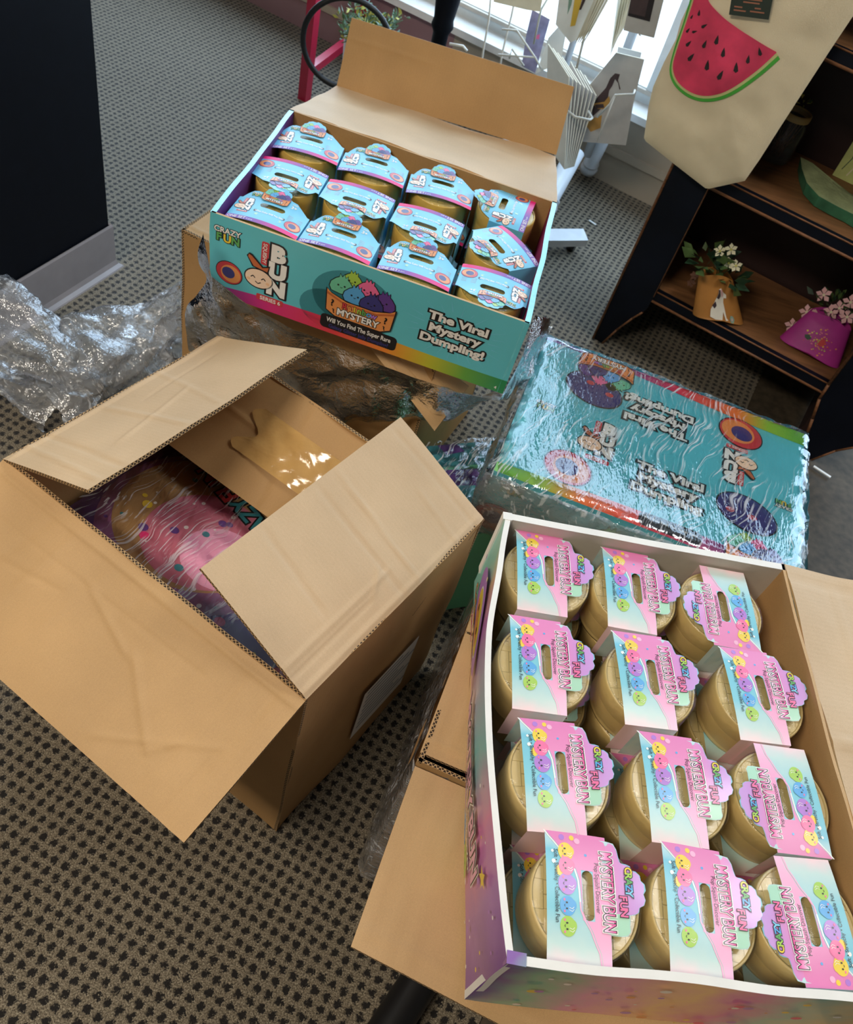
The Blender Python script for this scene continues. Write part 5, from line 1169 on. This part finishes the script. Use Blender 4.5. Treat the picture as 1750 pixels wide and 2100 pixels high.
card('greeting_card', 'lilac patterned card in a clear sleeve on the white rack', [(1092, 20), (1128, 40), (1098, 150), (1070, 135), (1080, 70)], 2.68, .003, 'lilac_print', [([(1100, 72), (1108, 70), (1106, 80), (1100, 80)], 'ink_pink', 1)])
# flat white base bar with caster beside the teal box
bp = at(1155, 487, .06); T = thing('stand_base', 'flat white metal base bar with caster on the carpet right of teal box', 'stand', (bp[0], bp[1], 0))
A0, A1, A2_, A3 = at(1080, 494, .055), at(1207, 493, .055), at(1197, 469, .055), at(1080, 469, .055); mb = MB()
I0 = [mb.vert(p) for p in (A0, A1, A2_, A3)]; I1 = [mb.vert(p-Z*.022) for p in (A0, A1, A2_, A3)]; mb.face(I0, 'white_plastic'); mb.face(I1[::-1], 'white_plastic')
for i in range(4): mb.face((I0[(i+1) % 4], I0[i], I1[i], I1[(i+1) % 4]), 'card_grey')
mb.obj('bar', T); mb = MB(); cp = at(1172, 506, .012); mb.tube([cp-fu*.012, cp+fu*.012], .012, 'ink_black', 14); mb.tube([cp+Z*.005, cp+Z*.025+fv*.01], .006, 'ink_grey', 10); mb.obj('caster', T)
mb = MB(); cp = at(1100, 505, .012); mb.tube([cp-fu*.012, cp+fu*.012], .012, 'ink_black', 14); mb.tube([cp+Z*.005, cp+Z*.025+fv*.01], .006, 'ink_grey', 10); mb.obj('caster', T)

# ------------------------------------------------------------------ red stand, hoop, plant, black post
M('red_metal', (176, 24, 60), .35, coat=.4, var=.06); M('black_rubber', (22, 22, 24), .45)
rp = at(624, 203, 0)
T = thing('metal_stand', 'crimson metal stand with upright post and cross bar by the window', 'stand', rp)
r2 = at(735, 64, .10); r2 = np.array([r2[0], r2[1], 0])
for p, hh in ((rp, .8), (r2, .3)):
    mb = MB(); mb.box(p+Z*hh/2, (.032, .032, hh), 'red_metal', R_(WY)); mb.obj('post', T)
def rb(a, b):
    a = np.array(a); b = np.array(b); c = (a+b)/2; d = b-a; mb = MB(); mb.box(c, (np.linalg.norm(d)-.03, .026, .026), 'red_metal', math.atan2(d[1], d[0])); mb.obj('cross_bar', T)
rb(rp+Z*.09, r2+Z*.09)
hc = atY(712, 92, 2.62); mb = MB(); hn = 48; mb.tube([hc+np.array([.128*math.cos(2*math.pi*i/hn), .03*math.cos(2*math.pi*i/hn), .128*math.sin(2*math.pi*i/hn)]) for i in range(hn+1)], .0085, 'black_rubber', 10)
mb.tube([hc+np.array([0, 0, -.12]), np.array([hc[0], hc[1], .0])], .012, 'black_rubber', 10); mb.box((hc[0], hc[1], .006), (.12, .12, .012), 'black_rubber')
o = mb.obj('hoop_stand', None, (hc[0], hc[1], 0)); tag(o, 'thin black hoop on a stand beside the crimson post', 'hoop')
pc = atY(768, 40, 2.78); T = thing('potted_plant', 'potted sage and yellow eucalyptus sprigs behind the raised box lid', 'plant', (pc[0], pc[1], 0))
mb = MB(); mb.lathe([(.05, 0), (.07, .02), (.085, pc[2]-.06), (.08, pc[2]-.06), (.0, pc[2]-.07)], 'card_grey', 28, c=(pc[0], pc[1], 0), cap0=True); mb.obj('pot', T)
mb = MB()
for i in range(36):
    a = rng.uniform(0, 6.28); e = rng.uniform(.1, 1.2); L = rng.uniform(.06, .13); d = np.array([math.cos(a)*math.cos(e)*1.2, math.sin(a)*math.cos(e), math.sin(e)*.8]); base = np.array([pc[0], pc[1], pc[2]-.06])
    mb.tube([base, base+d*L*.6, base+d*L+np.array([0, 0, -.01])], .0015, 'leaf_green', 5)
    for k in range(9):
        p = base+d*L*(.35+.65*k/8); leafy(mb, p, .012, 3, ['leaf_sage', 'leaf_sage', 'leaf_yellow', 'leaf_green'], .012, 1.)
mb.obj('foliage', T)
bq = atY(906, 60, 2.72); mb = MB(); mb.lathe([(.075, 0), (.075, .02), (.03, .035), (.022, .08), (.022, .25), (.024, bq[2]-.01), (.034, bq[2]+.01), (.030, bq[2]+.03), (.038, bq[2]+.10), (.042, bq[2]+.2), (.036, bq[2]+.6)], 'black_laminate', 28, c=(bq[0], bq[1], 0), cap0=True, cap1=True)
o = mb.obj('turned_post', None, (bq[0], bq[1], 0)); tag(o, 'black turned wooden post rising behind the raised box lid', 'post')
# dark metal bar at the bottom, under the outward flap
a_, b_ = at(885, 1975, .03), at(745, 2190, .03); mb = MB(); mb.tube([a_+(a_-b_)*.25, a_, b_, b_+(b_-a_)*.6], .028, 'black_rubber', 18); o = mb.obj('metal_tube', None, tuple(b_-Z*.03)); tag(o, 'round black metal tube lying on the floor under the foreground flap', 'tube')
# scraps on the floor
for px, py, L, a, lab in ((1215, 457, .028, -30, 'small white paper scrap on carpet between rack and bookcase'), (1686, 968, .05, -25, 'thin white stick on bare floor right of the turquoise box')):
    p = at(px, py, .002); mb = MB(); mb.box(p+Z*.001, (L, .007, .003), 'card_white', R_(a)); o = mb.obj('paper_scrap', None, tuple(p)); tag(o, lab, 'scrap')
# ceiling light fittings
M('lamp_diffuser', (255, 250, 240), .5, emit=6.)
for (x, y), lab in zip(((-1.25, -.75), (1.35, 1.25)), ('flat ceiling light panel above the open carton', 'flat ceiling light panel above the bookcase')):
    T = thing('ceiling_light', lab, 'light', (x, y, 2.85)); mb = MB(); mb.box((x, y, 2.815), (1.26, .66, .068), 'frame_white', R_(WY)); mb.obj('frame', T); mb = MB(); mb.box((x, y, 2.776), (1.2, .6, .008), 'lamp_diffuser', R_(WY)); mb.obj('diffuser', T)
